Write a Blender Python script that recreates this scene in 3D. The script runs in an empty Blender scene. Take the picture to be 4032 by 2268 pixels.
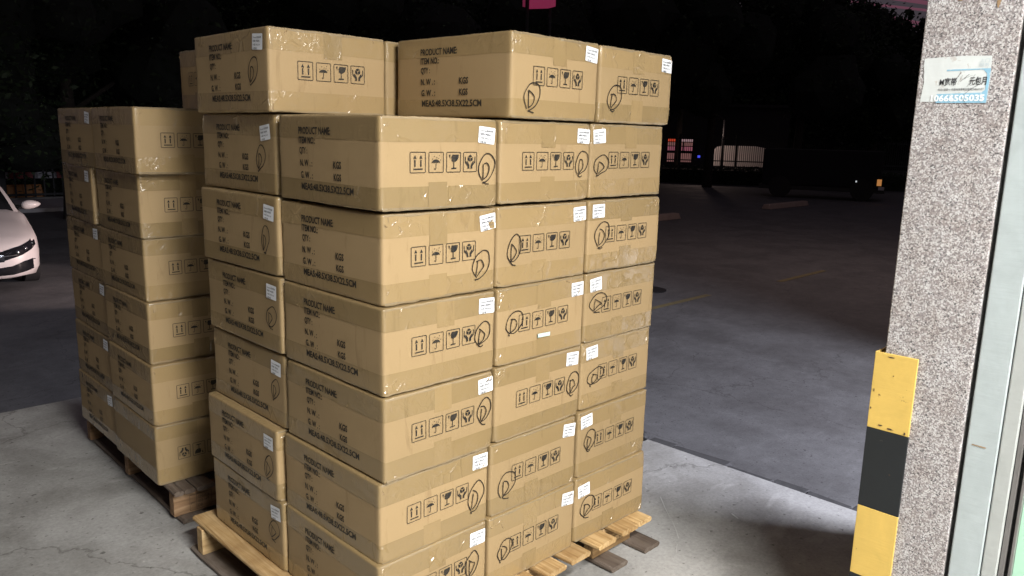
import bpy, bmesh, math, random
from mathutils import Vector, Matrix, noise
from mathutils.bvhtree import BVHTree

R = math.radians
SC = bpy.context.scene
COL = SC.collection

# ------------------------------------------------------------------ camera, world, light, exposure
CAM_POS = Vector((-1.1028, -1.5288, 1.481))
YAW, PIT, ROLL = 0.7781866, -0.19370983, 0.02471862
fw = Vector((math.cos(PIT) * math.cos(YAW), math.cos(PIT) * math.sin(YAW), math.sin(PIT)))
rt = fw.cross(Vector((0, 0, 1))).normalized()
up = rt.cross(fw)
rt2 = math.cos(ROLL) * rt + math.sin(ROLL) * up
up2 = -math.sin(ROLL) * rt + math.cos(ROLL) * up
cam = bpy.data.cameras.new('camera')
cam.sensor_width = 36
cam.lens = 3080.6 / 4032 * 36
cam.clip_start = 0.02
cam.clip_end = 600
camo = bpy.data.objects.new('camera', cam)
COL.objects.link(camo)
m = Matrix((rt2, up2, -fw)).transposed().to_4x4()
m.translation = CAM_POS
camo.matrix_world = m
SC.camera = camo

# night sky: a faint mauve city glow over a Sky Texture far below its daylight strength
world = bpy.data.worlds.new('World')
SC.world = world
world.use_nodes = True
wn, wl = world.node_tree.nodes, world.node_tree.links
wn.clear()
wo = wn.new('ShaderNodeOutputWorld')
sky = wn.new('ShaderNodeTexSky')
sky.sky_type = 'NISHITA'
sky.sun_disc = False
sky.sun_elevation = R(1.0)
sky.sun_rotation = R(200)
b1 = wn.new('ShaderNodeBackground')
b1.inputs['Strength'].default_value = 0.002
b2 = wn.new('ShaderNodeBackground')
b2.inputs['Color'].default_value = (0.037, 0.030, 0.037, 1)
b2.inputs['Strength'].default_value = 1.3
ad = wn.new('ShaderNodeAddShader')
wl.new(sky.outputs[0], b1.inputs['Color'])
wl.new(b1.outputs[0], ad.inputs[0])
wl.new(b2.outputs[0], ad.inputs[1])
wl.new(ad.outputs[0], wo.inputs[0])

SC.view_settings.view_transform = 'Standard'
SC.view_settings.look = 'None'
SC.view_settings.exposure = 0.0
SC.view_settings.gamma = 1.0
SC.view_settings.use_curve_mapping = False
SC.render.engine = 'CYCLES'
SC.cycles.use_denoising = True
SC.cycles.max_bounces = 7
SC.cycles.sample_clamp_indirect = 4.0
SC.cycles.caustics_reflective = False
SC.cycles.caustics_refractive = False

LOT = -0.715          # the parking lot lies below the loading dock (z = 0)
DECK = 0.135          # top of the pallets
TUBE_POWER = (285.0, 420.0, 520.0)    # ceiling lamps of the warehouse, from the door inwards (all behind the camera)
ADDED_BAY_POWER = 4300.0                    # added lamp in an added, unseen loading bay right of the pillar


# ------------------------------------------------------------------ helpers
def link(o, parent=None):
    COL.objects.link(o)
    if parent is not None:
        o.parent = parent
    return o


def tag(o, label=None, cat=None, group=None, kind=None):
    if label:
        o['label'] = label
    if cat:
        o['category'] = cat
    if group:
        o['group'] = group
    if kind:
        o['kind'] = kind
    return o


def mesh_from(name, V, F, mat=None, smooth=False):
    me = bpy.data.meshes.new(name)
    me.from_pydata([tuple(v) for v in V], [], F)
    me.update()
    if mat:
        me.materials.append(mat)
    if smooth:
        me.polygons.foreach_set('use_smooth', [True] * len(me.polygons))
    return me


def obj(name, me, parent=None, loc=(0, 0, 0), rot=(0, 0, 0)):
    o = bpy.data.objects.new(name, me)
    o.location = loc
    o.rotation_euler = rot
    return link(o, parent)


def empty(name, loc=(0, 0, 0), rz=0.0):
    o = bpy.data.objects.new(name, None)
    o.location = loc
    o.rotation_euler = (0, 0, rz)
    o.empty_display_size = 0.1
    return link(o)


class MB:
    def __init__(self):
        self.V, self.F = [], []

    def add(self, V, F):
        n = len(self.V)
        self.V += [tuple(v) for v in V]
        self.F += [tuple(i + n for i in f) for f in F]
        return self

    def box(self, x0, x1, y0, y1, z0, z1):
        return self.add([(x0, y0, z0), (x1, y0, z0), (x1, y1, z0), (x0, y1, z0),
                         (x0, y0, z1), (x1, y0, z1), (x1, y1, z1), (x0, y1, z1)],
                        [(3, 2, 1, 0), (4, 5, 6, 7), (0, 1, 5, 4), (1, 2, 6, 5), (2, 3, 7, 6), (3, 0, 4, 7)])

    def tube(self, pts, rad, n=8, cap=True):
        pts = [Vector(p) for p in pts]
        rad = rad if isinstance(rad, (list, tuple)) else [rad] * len(pts)
        V, F = [], []
        prev = None
        for i, p in enumerate(pts):
            d = (pts[min(i + 1, len(pts) - 1)] - pts[max(i - 1, 0)]).normalized()
            a = d.orthogonal().normalized() if prev is None else (prev - d * prev.dot(d)).normalized()
            prev = a
            b = d.cross(a)
            for k in range(n):
                t = 2 * math.pi * k / n
                V.append(p + (a * math.cos(t) + b * math.sin(t)) * rad[i])
        for i in range(len(pts) - 1):
            for k in range(n):
                F.append((i * n + k, i * n + (k + 1) % n, (i + 1) * n + (k + 1) % n, (i + 1) * n + k))
        if cap:
            F.append(tuple(range(n - 1, -1, -1)))
            F.append(tuple((len(pts) - 1) * n + k for k in range(n)))
        return self.add(V, F)

    def prism(self, poly, z0, z1):           # poly: list of (x, y), extruded in z
        n = len(poly)
        V = [(x, y, z0) for x, y in poly] + [(x, y, z1) for x, y in poly]
        F = [tuple(range(n - 1, -1, -1)), tuple(range(n, 2 * n))]
        F += [(i, (i + 1) % n, n + (i + 1) % n, n + i) for i in range(n)]
        return self.add(V, F)

    def mesh(self, name, mat, smooth=False):
        return mesh_from(name, self.V, self.F, mat, smooth)

    def build(self, name, mat, parent=None, loc=(0, 0, 0), rot=(0, 0, 0), smooth=False, bevel=0.0, seg=2):
        o = obj(name, self.mesh(name, mat, smooth), parent, loc, rot)
        if bevel:
            bv = o.modifiers.new('bevel', 'BEVEL')
            bv.width = bevel
            bv.segments = seg
            bv.limit_method = 'ANGLE'
            bv.angle_limit = R(40)
        return o


# ------------------------------------------------------------------ materials
def new_mat(name):
    mt = bpy.data.materials.new(name)
    mt.use_nodes = True
    nt = mt.node_tree
    bsdf = nt.nodes['Principled BSDF']
    return mt, nt.nodes, nt.links, bsdf


def simple(name, col, rough=0.6, metal=0.0, spec=0.5, emit=None, strength=1.0, noise_amt=0.0, scale=8.0, bump=0.0):
    mt, N, L_, B = new_mat(name)
    B.inputs['Base Color'].default_value = (*col, 1)
    B.inputs['Roughness'].default_value = rough
    B.inputs['Metallic'].default_value = metal
    B.inputs['Specular IOR Level'].default_value = spec
    if emit:
        B.inputs['Emission Color'].default_value = (*emit, 1)
        B.inputs['Emission Strength'].default_value = strength
    if noise_amt or bump:
        tc = N.new('ShaderNodeTexCoord')
        nz = N.new('ShaderNodeTexNoise')
        nz.inputs['Scale'].default_value = scale
        nz.inputs['Detail'].default_value = 6
        L_.new(tc.outputs['Object'], nz.inputs['Vector'])
        if noise_amt:
            mx = N.new('ShaderNodeMix')
            mx.data_type = 'RGBA'
            mx.inputs[6].default_value = (*[c * (1 - noise_amt) for c in col], 1)
            mx.inputs[7].default_value = (*[min(1, c * (1 + noise_amt)) for c in col], 1)
            L_.new(nz.outputs['Fac'], mx.inputs[0])
            L_.new(mx.outputs[2], B.inputs['Base Color'])
        if bump:
            bp = N.new('ShaderNodeBump')
            bp.inputs['Strength'].default_value = bump
            bp.inputs['Distance'].default_value = 0.01
            L_.new(nz.outputs['Fac'], bp.inputs['Height'])
            L_.new(bp.outputs['Normal'], B.inputs['Normal'])
    return mt


def ramp(N, stops):
    r = N.new('ShaderNodeValToRGB')
    e = r.color_ramp.elements
    while len(e) < len(stops):
        e.new(0.5)
    for i, (p, c) in enumerate(stops):
        e[i].position = p
        e[i].color = (*c, 1) if len(c) == 3 else c
    return r


def mixc(N, L_, fac, a, b, mode='MIX'):
    mx = N.new('ShaderNodeMix')
    mx.data_type = 'RGBA'
    mx.blend_type = mode
    for sock, v in ((mx.inputs[0], fac), (mx.inputs[6], a), (mx.inputs[7], b)):
        if hasattr(v, 'is_linked'):
            L_.new(v, sock)
        elif isinstance(v, (int, float)):
            sock.default_value = v
        else:
            sock.default_value = (*v, 1)
    return mx.outputs[2]


def tex(N, L_, kind, scale, vec, detail=5.0, rough=0.55, dist=0.0):
    t = N.new('ShaderNodeTexNoise' if kind == 'n' else 'ShaderNodeTexVoronoi')
    t.inputs['Scale'].default_value = scale
    if kind == 'n':
        t.inputs['Detail'].default_value = detail
        t.inputs['Roughness'].default_value = rough
        t.inputs['Distortion'].default_value = dist
    L_.new(vec, t.inputs['Vector'])
    return t


def mapped(N, L_, out, scale=(1, 1, 1), rot=(0, 0, 0), rnd=False):
    mp = N.new('ShaderNodeMapping')
    mp.inputs['Scale'].default_value = scale
    mp.inputs['Rotation'].default_value = rot
    L_.new(out, mp.inputs['Vector'])
    if rnd:                                   # shift the pattern from one copy to the next
        oi = N.new('ShaderNodeObjectInfo')
        mu = N.new('ShaderNodeVectorMath')
        mu.operation = 'SCALE'
        mu.inputs[0].default_value = (31, 17, 23)
        L_.new(oi.outputs['Random'], mu.inputs['Scale'])
        L_.new(mu.outputs[0], mp.inputs['Location'])
    return mp.outputs[0]


def bump(N, L_, h, B, strength, dist, prev=None, sock='Normal'):
    bp = N.new('ShaderNodeBump')
    bp.inputs['Strength'].default_value = strength
    bp.inputs['Distance'].default_value = dist
    L_.new(h, bp.inputs['Height'])
    if prev is not None:
        L_.new(prev, bp.inputs['Normal'])
    L_.new(bp.outputs[0], B.inputs[sock])
    return bp.outputs[0]


def cardboard_mat(name, col, tape=False):
    mt, N, L_, B = new_mat(name)
    tc = N.new('ShaderNodeTexCoord')
    v = mapped(N, L_, tc.outputs['Object'], rnd=True)
    big = tex(N, L_, 'n', 5.0, v, 3)
    c = mixc(N, L_, big.outputs['Fac'], [x * 0.90 for x in col], [x * 1.08 for x in col])
    fib = tex(N, L_, 'n', 160.0, v, 3, 0.7)
    c = mixc(N, L_, fib.outputs['Fac'], c, [x * 1.05 for x in col])
    oi = N.new('ShaderNodeObjectInfo')
    tone = ramp(N, [(0.0, (0.86, 0.86, 0.85)), (1.0, (1.07, 1.06, 1.06))])
    L_.new(oi.outputs['Random'], tone.inputs[0])
    c = mixc(N, L_, 1.0, c, tone.outputs[0], 'MULTIPLY')
    sv = mapped(N, L_, tc.outputs['Object'], (26, 26, 5), (0.4, 0.5, 0.2), rnd=True)
    sn = tex(N, L_, 'n', 1.0, sv, 5, 0.65, 0.6)
    sr = ramp(N, [(0.60, (1, 1, 1)), (0.74, (0.80, 0.78, 0.76))])
    L_.new(sn.outputs['Fac'], sr.inputs[0])
    c = mixc(N, L_, 1.0, c, sr.outputs[0], 'MULTIPLY')
    L_.new(c, B.inputs['Base Color'])
    if tape:
        B.inputs['Specular IOR Level'].default_value = 0.55
        # creases in the film: sparse sharp ridges, and gentle bubbles
        dn = tex(N, L_, 'n', 7.0, v, 2.0)
        dd = N.new('ShaderNodeVectorMath')
        dd.operation = 'SCALE'
        dd.inputs['Scale'].default_value = 0.09
        L_.new(dn.outputs['Color'], dd.inputs[0])
        va = N.new('ShaderNodeVectorMath')
        L_.new(v, va.inputs[0])
        L_.new(dd.outputs[0], va.inputs[1])
        vo = tex(N, L_, 'v', 17.0, va.outputs[0])
        vo.feature = 'DISTANCE_TO_EDGE'
        r1 = ramp(N, [(0.0, (1, 1, 1)), (0.09, (0, 0, 0))])
        L_.new(vo.outputs['Distance'], r1.inputs[0])
        mk = tex(N, L_, 'n', 8.0, v, 2.0)
        r3 = ramp(N, [(0.57, (0, 0, 0)), (0.67, (1, 1, 1))])
        L_.new(mk.outputs['Fac'], r3.inputs[0])
        ridge = mixc(N, L_, 1.0, r1.outputs[0], r3.outputs[0], 'MULTIPLY')
        n1 = bump(N, L_, ridge, B, 1.0, 0.006, None, 'Coat Normal')
        w2 = tex(N, L_, 'n', 30.0, v, 3.0, 0.55, 1.4)
        mk2 = tex(N, L_, 'n', 5.0, v, 3.0)
        r4 = ramp(N, [(0.46, (0.10, 0.10, 0.10)), (0.60, (1, 1, 1))])
        L_.new(mk2.outputs['Fac'], r4.inputs[0])
        crk = mixc(N, L_, 1.0, w2.outputs['Fac'], r4.outputs[0], 'MULTIPLY')
        bump(N, L_, crk, B, 1.0, 0.007, n1, 'Coat Normal')
        pt = tex(N, L_, 'n', 13.0, v, 2.0, 0.5, 0.6)
        r2 = ramp(N, [(0.40, (0.24, 0.24, 0.24)), (0.62, (0.09, 0.09, 0.09))])
        L_.new(pt.outputs['Fac'], r2.inputs[0])
        B.inputs['Roughness'].default_value = 0.5
        B.inputs['Specular IOR Level'].default_value = 0.2
        L_.new(r2.outputs[0], B.inputs['Coat Roughness'])
        B.inputs['Coat Weight'].default_value = 1.0
    else:
        B.inputs['Roughness'].default_value = 0.62
        B.inputs['Specular IOR Level'].default_value = 0.28
        flute = tex(N, L_, 'n', 1.0, mapped(N, L_, tc.outputs['Object'], (60, 60, 14), rnd=True), 3)
        bump(N, L_, flute.outputs['Fac'], B, 0.16, 0.002)
    return mt


CARD = (0.322, 0.230, 0.120)
M_CARD = cardboard_mat('kraft_cardboard', CARD)
M_TAPE = cardboard_mat('packing_tape', (0.292, 0.207, 0.099), True)


def ink_mat(name, col, faded=0.25):
    mt, N, L_, B = new_mat(name)
    tc = N.new('ShaderNodeTexCoord')
    t = tex(N, L_, 'n', 90.0, mapped(N, L_, tc.outputs['Object'], rnd=True), 4, 0.7)
    rr = ramp(N, [(0.35, col), (0.80, tuple(c + (k - c) * faded for c, k in zip(col, CARD)))])
    L_.new(t.outputs['Fac'], rr.inputs[0])
    L_.new(rr.outputs[0], B.inputs['Base Color'])
    B.inputs['Roughness'].default_value = 0.55
    B.inputs['Specular IOR Level'].default_value = 0.3
    return mt


M_INK = ink_mat('printing_ink', (0.010, 0.012, 0.014), 0.2)
M_MARK = ink_mat('marker_ink', (0.014, 0.011, 0.010), 0.15)
M_LABEL = simple('label_paper', (0.80, 0.82, 0.85), 0.45, noise_amt=0.04, scale=30)
M_LTEXT = simple('label_print', (0.10, 0.10, 0.11), 0.6)


def wood_mat(name, a, b, dark, axis):
    mt, N, L_, B = new_mat(name)
    tc = N.new('ShaderNodeTexCoord')
    sc = [38, 38, 38]
    sc[axis] = 2.6
    v = mapped(N, L_, tc.outputs['Object'], sc, rnd=True)
    g = tex(N, L_, 'n', 1.0, v, 5, 0.6, 1.3)
    rr = ramp(N, [(0.28, dark), (0.46, a), (0.66, b)])
    L_.new(g.outputs['Fac'], rr.inputs[0])
    bl = tex(N, L_, 'n', 7.0, mapped(N, L_, tc.outputs['Object'], rnd=True), 3)
    r2 = ramp(N, [(0.36, (0.62, 0.56, 0.50)), (0.62, (1, 1, 1))])
    L_.new(bl.outputs['Fac'], r2.inputs[0])
    c = mixc(N, L_, 0.8, rr.outputs[0], r2.outputs[0], 'MULTIPLY')
    oi = N.new('ShaderNodeObjectInfo')
    tone = ramp(N, [(0.0, (0.72, 0.68, 0.64)), (1.0, (1.08, 1.06, 1.02))])
    L_.new(oi.outputs['Random'], tone.inputs[0])
    c = mixc(N, L_, 1.0, c, tone.outputs[0], 'MULTIPLY')
    L_.new(c, B.inputs['Base Color'])
    B.inputs['Roughness'].default_value = 0.75
    B.inputs['Specular IOR Level'].default_value = 0.25
    bump(N, L_, g.outputs['Fac'], B, 0.35, 0.004)
    return mt


M_WOOD_Y = wood_mat('pine_board', (0.50, 0.34, 0.16), (0.66, 0.49, 0.27), (0.30, 0.17, 0.07), 1)
M_WOOD_X = wood_mat('pine_block', (0.44, 0.30, 0.15), (0.58, 0.43, 0.24), (0.26, 0.15, 0.07), 0)
M_WOODG = wood_mat('grey_weathered_board', (0.17, 0.14, 0.12), (0.23, 0.20, 0.175), (0.10, 0.08, 0.07), 1)
M_WOODR = wood_mat('rough_sawn_block', (0.30, 0.19, 0.11), (0.42, 0.29, 0.18), (0.15, 0.09, 0.05), 0)


def concrete_mat(name, a, b, stain, wear):
    mt, N, L_, B = new_mat(name)
    tc = N.new('ShaderNodeTexCoord')
    v = mapped(N, L_, tc.outputs['Object'])
    n1 = tex(N, L_, 'n', 1.3, v, 6, 0.6, 0.4)
    n2 = tex(N, L_, 'n', 9.0, v, 8, 0.68)
    n3 = tex(N, L_, 'n', 70.0, v, 5, 0.7)
    c = mixc(N, L_, n2.outputs['Fac'], a, b)
    r1 = ramp(N, [(0.40, stain), (0.58, (1, 1, 1))])
    L_.new(n1.outputs['Fac'], r1.inputs[0])
    c = mixc(N, L_, 0.85, c, r1.outputs[0], 'MULTIPLY')
    r3 = ramp(N, [(0.30, (0.80, 0.80, 0.80)), (0.70, (1.12, 1.12, 1.12))])
    L_.new(n3.outputs['Fac'], r3.inputs[0])
    c = mixc(N, L_, 1.0, c, r3.outputs[0], 'MULTIPLY')
    # pale scuffs drawn out in one direction
    v2 = mapped(N, L_, tc.outputs['Object'], (3.0, 8, 1), (0, 0, 0.5))
    n4 = tex(N, L_, 'n', 1.0, v2, 6, 0.6, 0.7)
    r4 = ramp(N, [(0.58, (0, 0, 0)), (0.72, (1, 1, 1))])
    L_.new(n4.outputs['Fac'], r4.inputs[0])
    sf = N.new('ShaderNodeMath')
    sf.operation = 'MULTIPLY'
    sf.inputs[1].default_value = wear
    L_.new(r4.outputs[0], sf.inputs[0])
    c = mixc(N, L_, sf.outputs[0], c, [x * 1.35 for x in b])
    # small dark pits and specks of dirt, and a few pale chips
    n5 = tex(N, L_, 'n', 38.0, v, 3, 0.5)
    r5 = ramp(N, [(0.28, (0.45, 0.44, 0.43)), (0.35, (1, 1, 1)), (0.70, (1, 1, 1)), (0.76, (1.35, 1.35, 1.33))])
    L_.new(n5.outputs['Fac'], r5.inputs[0])
    c = mixc(N, L_, 1.0, c, r5.outputs[0], 'MULTIPLY')
    # hairline cracks
    dn = tex(N, L_, 'n', 1.6, v, 6, 0.6)
    dsc = N.new('ShaderNodeVectorMath')
    dsc.operation = 'SCALE'
    dsc.inputs['Scale'].default_value = 0.55
    L_.new(dn.outputs['Color'], dsc.inputs[0])
    dav = N.new('ShaderNodeVectorMath')
    L_.new(v, dav.inputs[0])
    L_.new(dsc.outputs[0], dav.inputs[1])
    ck = tex(N, L_, 'v', 0.62, dav.outputs[0])
    ck.feature = 'DISTANCE_TO_EDGE'
    r6 = ramp(N, [(0.0, (0.50, 0.49, 0.48)), (0.0035, (1, 1, 1))])
    L_.new(ck.outputs['Distance'], r6.inputs[0])
    c = mixc(N, L_, 0.8, c, r6.outputs[0], 'MULTIPLY')
    L_.new(c, B.inputs['Base Color'])
    rr = ramp(N, [(0.3, (0.62, 0.62, 0.62)), (0.7, (0.85, 0.85, 0.85))])
    L_.new(n1.outputs['Fac'], rr.inputs[0])
    L_.new(rr.outputs[0], B.inputs['Roughness'])
    B.inputs['Specular IOR Level'].default_value = 0.3
    nb = bump(N, L_, n2.outputs['Fac'], B, 0.25, 0.006)
    bump(N, L_, n3.outputs['Fac'], B, 0.25, 0.0025, nb)
    return mt


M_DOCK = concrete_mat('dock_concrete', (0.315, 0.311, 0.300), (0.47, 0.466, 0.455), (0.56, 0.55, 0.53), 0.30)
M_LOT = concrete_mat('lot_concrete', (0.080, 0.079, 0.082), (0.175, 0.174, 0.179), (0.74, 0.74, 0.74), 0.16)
M_CONC = simple('plain_concrete', (0.24, 0.235, 0.225), 0.85, noise_amt=0.25, scale=6, bump=0.2)
M_STOP = simple('pinkish_concrete_block', (0.34, 0.26, 0.22), 0.8, noise_amt=0.2, scale=7)
M_LINE = simple('worn_yellow_line', (0.17, 0.14, 0.065), 0.7, noise_amt=0.5, scale=9)
M_IRON = simple('black_iron', (0.02, 0.02, 0.022), 0.5, 0.3)
M_DARK = simple('dark_rubber', (0.018, 0.018, 0.019), 0.7, bump=0.3, scale=40)
M_PLASTER = simple('dingy_plaster', (0.13, 0.125, 0.12), 0.85, noise_amt=0.05, scale=4)  # set dark so the unseen walls bounce little light
M_STEEL = simple('galvanised_steel', (0.35, 0.36, 0.37), 0.45, 0.6, noise_amt=0.2, scale=20)


def granite_mat():
    mt, N, L_, B = new_mat('speckled_granite')
    tc = N.new('ShaderNodeTexCoord')
    v = mapped(N, L_, tc.outputs['Object'])
    dn = tex(N, L_, 'n', 240.0, v, 2)
    ds = N.new('ShaderNodeVectorMath')
    ds.operation = 'SCALE'
    ds.inputs['Scale'].default_value = 0.006
    L_.new(dn.outputs['Color'], ds.inputs[0])
    av = N.new('ShaderNodeVectorMath')
    L_.new(v, av.inputs[0])
    L_.new(ds.outputs[0], av.inputs[1])
    vo = tex(N, L_, 'v', 320.0, av.outputs[0])
    sep = N.new('ShaderNodeSeparateColor')
    L_.new(vo.outputs['Color'], sep.inputs[0])
    rr = ramp(N, [(0.0, (0.10, 0.098, 0.10)), (0.05, (0.20, 0.188, 0.188)), (0.22, (0.27, 0.243, 0.24)),
                  (0.45, (0.33, 0.305, 0.30)), (0.64, (0.46, 0.45, 0.445)), (0.82, (0.56, 0.555, 0.548))])
    rr.color_ramp.interpolation = 'CONSTANT'
    L_.new(sep.outputs[0], rr.inputs[0])
    n = tex(N, L_, 'n', 16.0, v, 4)
    r2 = ramp(N, [(0.35, (0.88, 0.85, 0.84)), (0.65, (1.04, 1.05, 1.07))])
    L_.new(n.outputs['Fac'], r2.inputs[0])
    c = mixc(N, L_, 1.0, rr.outputs[0], r2.outputs[0], 'MULTIPLY')
    # a rusty run-down stain near the head of the pillar
    sp = N.new('ShaderNodeSeparateXYZ')
    L_.new(tc.outputs['Object'], sp.inputs[0])
    L_.new(c, B.inputs['Base Color'])
    B.inputs['Roughness'].default_value = 0.38
    B.inputs['Specular IOR Level'].default_value = 0.4
    return mt


M_GRANITE = granite_mat()


def paint_mat(name, col, chip, rough=0.45, amount=0.62, scale=22):
    mt, N, L_, B = new_mat(name)
    tc = N.new('ShaderNodeTexCoord')
    v = mapped(N, L_, tc.outputs['Object'])
    n1 = tex(N, L_, 'n', 11.0, v, 6, 0.65, 0.5)
    c = mixc(N, L_, n1.outputs['Fac'], [x * 0.74 for x in col], [min(1, x * 1.16) for x in col])
    n2 = tex(N, L_, 'n', scale, v, 7, 0.65, 0.3)
    rr = ramp(N, [(amount, (0, 0, 0)), (amount + 0.03, (1, 1, 1))])
    L_.new(n2.outputs['Fac'], rr.inputs[0])
    c = mixc(N, L_, rr.outputs[0], c, chip)
    L_.new(c, B.inputs['Base Color'])
    B.inputs['Roughness'].default_value = rough
    n3 = tex(N, L_, 'n', 1.0, mapped(N, L_, tc.outputs['Object'], (90, 12, 120)), 4)
    bump(N, L_, n3.outputs['Fac'], B, 0.18, 0.003)
    return mt


M_YELLOW = paint_mat('chipped_yellow_paint', (0.66, 0.455, 0.115), (0.16, 0.09, 0.03), 0.5, 0.655)
M_BLACK = paint_mat('worn_black_paint', (0.009, 0.012, 0.014), (0.04, 0.04, 0.038), 0.6, 0.68)
M_RAIL = paint_mat('pale_green_grey_paint', (0.41, 0.465, 0.475), (0.36, 0.36, 0.32), 0.35, 0.72, 9)
M_RAIL2 = paint_mat('greyed_paint', (0.40, 0.425, 0.415), (0.26, 0.20, 0.15), 0.45, 0.68, 30)
M_GREENGLASS = simple('green_tinted_glass', (0.40, 0.66, 0.50), 0.12, noise_amt=0.12, scale=7)
M_ALU = simple('dull_aluminium', (0.22, 0.21, 0.205), 0.4, 0.5, noise_amt=0.2, scale=30)

# ------------------------------------------------------------------ ground, lot and loading dock
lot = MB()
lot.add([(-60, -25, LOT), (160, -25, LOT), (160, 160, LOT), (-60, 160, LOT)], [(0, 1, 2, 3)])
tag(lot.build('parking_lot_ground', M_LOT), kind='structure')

dock = MB()
poly = [(-7.0, -9.0), (1.35, -9.0), (1.35, -1.30), (2.03, -1.30), (2.03, 3.05), (-7.0, 3.05)]
dock.prism(poly, LOT + 0.003, 0.0)
dock_o = dock.build('loading_dock_floor', M_DOCK, bevel=0.006)
tag(dock_o, kind='structure')

M_FILL = simple('dark_edge_filler', (0.045, 0.044, 0.046), 0.9, noise_amt=0.4, scale=25, bump=0.4)
# broken strip of dark filler along the edge of the dock, in uneven lengths
random.seed(5)
y = -0.75
while y < 0.50:
    ln = random.uniform(0.10, 0.30)
    s = MB()
    w0, w1 = random.uniform(0.035, 0.075), random.uniform(0.035, 0.075)
    g0, g1 = random.uniform(0.003, 0.012), random.uniform(0.003, 0.012)
    s.prism([(2.033 + g0, y), (2.041 + w0, y), (2.041 + w1, y + ln - 0.006), (2.033 + g1, y + ln - 0.006)], -0.06, random.uniform(-0.016, -0.006))
    s.build('edge_filler', M_FILL, dock_o, bevel=0.004)
    y += ln
lump = MB()
bm = bmesh.new()
bmesh.ops.create_icosphere(bm, subdivisions=3, radius=1.0)
for v in bm.verts:
    k = 1 + 0.28 * noise.noise(v.co * 1.7)
    v.co = Vector((v.co.x * 0.032 * k, v.co.y * 0.045 * k, 0.022 + v.co.z * 0.024 * k))
me = bpy.data.meshes.new('rubber_lump')
bm.to_mesh(me)
bm.free()
me.materials.append(M_DARK)
me.polygons.foreach_set('use_smooth', [True] * len(me.polygons))
tag(obj('rubber_lump', me, None, (1.995, 0.60, 0.0)), 'small black rubber lump lying on the edge of the dock', 'rubber lump')

# scratches on the dock floor
def ribbon(pts, w, closed=False):
    """flat stroke along 2D points -> verts, quads"""
    n = len(pts)
    V, F = [], []
    for i in range(n):
        a = pts[(i - 1) % n] if (closed or i > 0) else pts[i]
        b = pts[(i + 1) % n] if (closed or i < n - 1) else pts[i]
        dx, dy = b[0] - a[0], b[1] - a[1]
        L0 = math.hypot(dx, dy) or 1.0
        ww = w[i] if isinstance(w, list) else w
        nx, ny = -dy / L0 * ww / 2, dx / L0 * ww / 2
        V += [(pts[i][0] + nx, pts[i][1] + ny), (pts[i][0] - nx, pts[i][1] - ny)]
    rng = range(n) if closed else range(n - 1)
    for i in rng:
        j = (i + 1) % n
        F.append((2 * i, 2 * i + 1, 2 * j + 1, 2 * j))
    return V, F


M_SCR = simple('chalky_scratch', (0.50, 0.50, 0.49), 0.9, noise_amt=0.3, scale=60)
for pts, w in [([(1.53, 0.16), (1.46, 0.09), (1.41, 0.035)], 0.0025), ([(1.385, 0.005), (1.33, -0.05), (1.29, -0.085)], 0.003), ([(1.25, -0.105), (1.19, -0.14)], 0.002),
               ([(1.62, -0.12), (1.60, -0.16)], 0.006), ([(0.10, 2.72), (0.24, 2.80), (0.30, 2.86)], 0.012)]:
    V, F = ribbon(pts, w)
    o = obj('scratch', mesh_from('scratch', [(a, b, 0.0025) for a, b in V], F, M_SCR), dock_o)

M_SCRAP = simple('white_paper_scrap', (0.75, 0.75, 0.74), 0.8)
for (x, y_, z, sc_, lab) in [(3.05, 0.62, LOT + 0.006, 0.045, 'crumpled white scrap of paper on the lot beyond the dock edge'), (1.32, -0.62, 0.004, 0.012, 'tiny white paper scrap on the dock near the pillar')]:
    bm = bmesh.new()
    bmesh.ops.create_icosphere(bm, subdivisions=2, radius=1.0)
    for v in bm.verts:
        v.co = Vector((v.co.x * sc_ * (1 + 0.5 * noise.noise(v.co * 3)), v.co.y * sc_ * 0.6, max(0, v.co.z + 0.4) * sc_ * 0.35 * (1 + 0.6 * noise.noise(v.co * 4))))
    me = bpy.data.meshes.new('paper_scrap')
    bm.to_mesh(me)
    bm.free()
    me.materials.append(M_SCRAP)
    tag(obj('paper_scrap', me, None, (x, y_, z)), lab, 'paper scrap')

# painted lines and wheel stops on the lot
for n, (x0, x1, y0) in enumerate([(6.9, 8.75, 4.20), (10.6, 12.3, 4.05)]):
    l = MB()
    l.add([(x0, y0 - 0.05, LOT + 0.004), (x1, y0 - 0.05, LOT + 0.004), (x1, y0 + 0.05, LOT + 0.004), (x0, y0 + 0.05, LOT + 0.004)], [(0, 1, 2, 3)])
    o = l.build('parking_line', M_LINE)
    tag(o, kind='structure')
for x0, x1, lab in [(15.6, 17.7, 'low concrete wheel stop just right of the carton stack'),
                    (22.9, 25.8, 'low concrete wheel stop farther off in the middle of the dark lot')]:
    s = MB()
    s.add([(x0, 10.45, LOT), (x1, 10.45, LOT), (x1, 10.75, LOT), (x0, 10.75, LOT),
           (x0 + .03, 10.50, LOT + .16), (x1 - .03, 10.50, LOT + .16), (x1 - .03, 10.70, LOT + .16), (x0 + .03, 10.70, LOT + .16)],
          [(3, 2, 1, 0), (4, 5, 6, 7), (0, 1, 5, 4), (1, 2, 6, 5), (2, 3, 7, 6), (3, 0, 4, 7)])
    tag(s.build('wheel_stop', M_STOP, bevel=0.02), lab, 'wheel stop', 'concrete wheel stops on the lot')
mh = empty('manhole_cover', (8.36, 5.0, LOT))
tag(mh, 'round dark manhole cover in the lot beside the carton stack', 'manhole cover')
c = MB()
c.tube([(0, 0, 0.0), (0, 0, 0.012)], 0.26, 28)
c.build('cover', M_IRON, mh)
c = MB()
c.tube([(0, 0, 0.0), (0, 0, 0.008)], 0.28, 28)
c.build('ring', M_IRON, mh)

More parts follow.
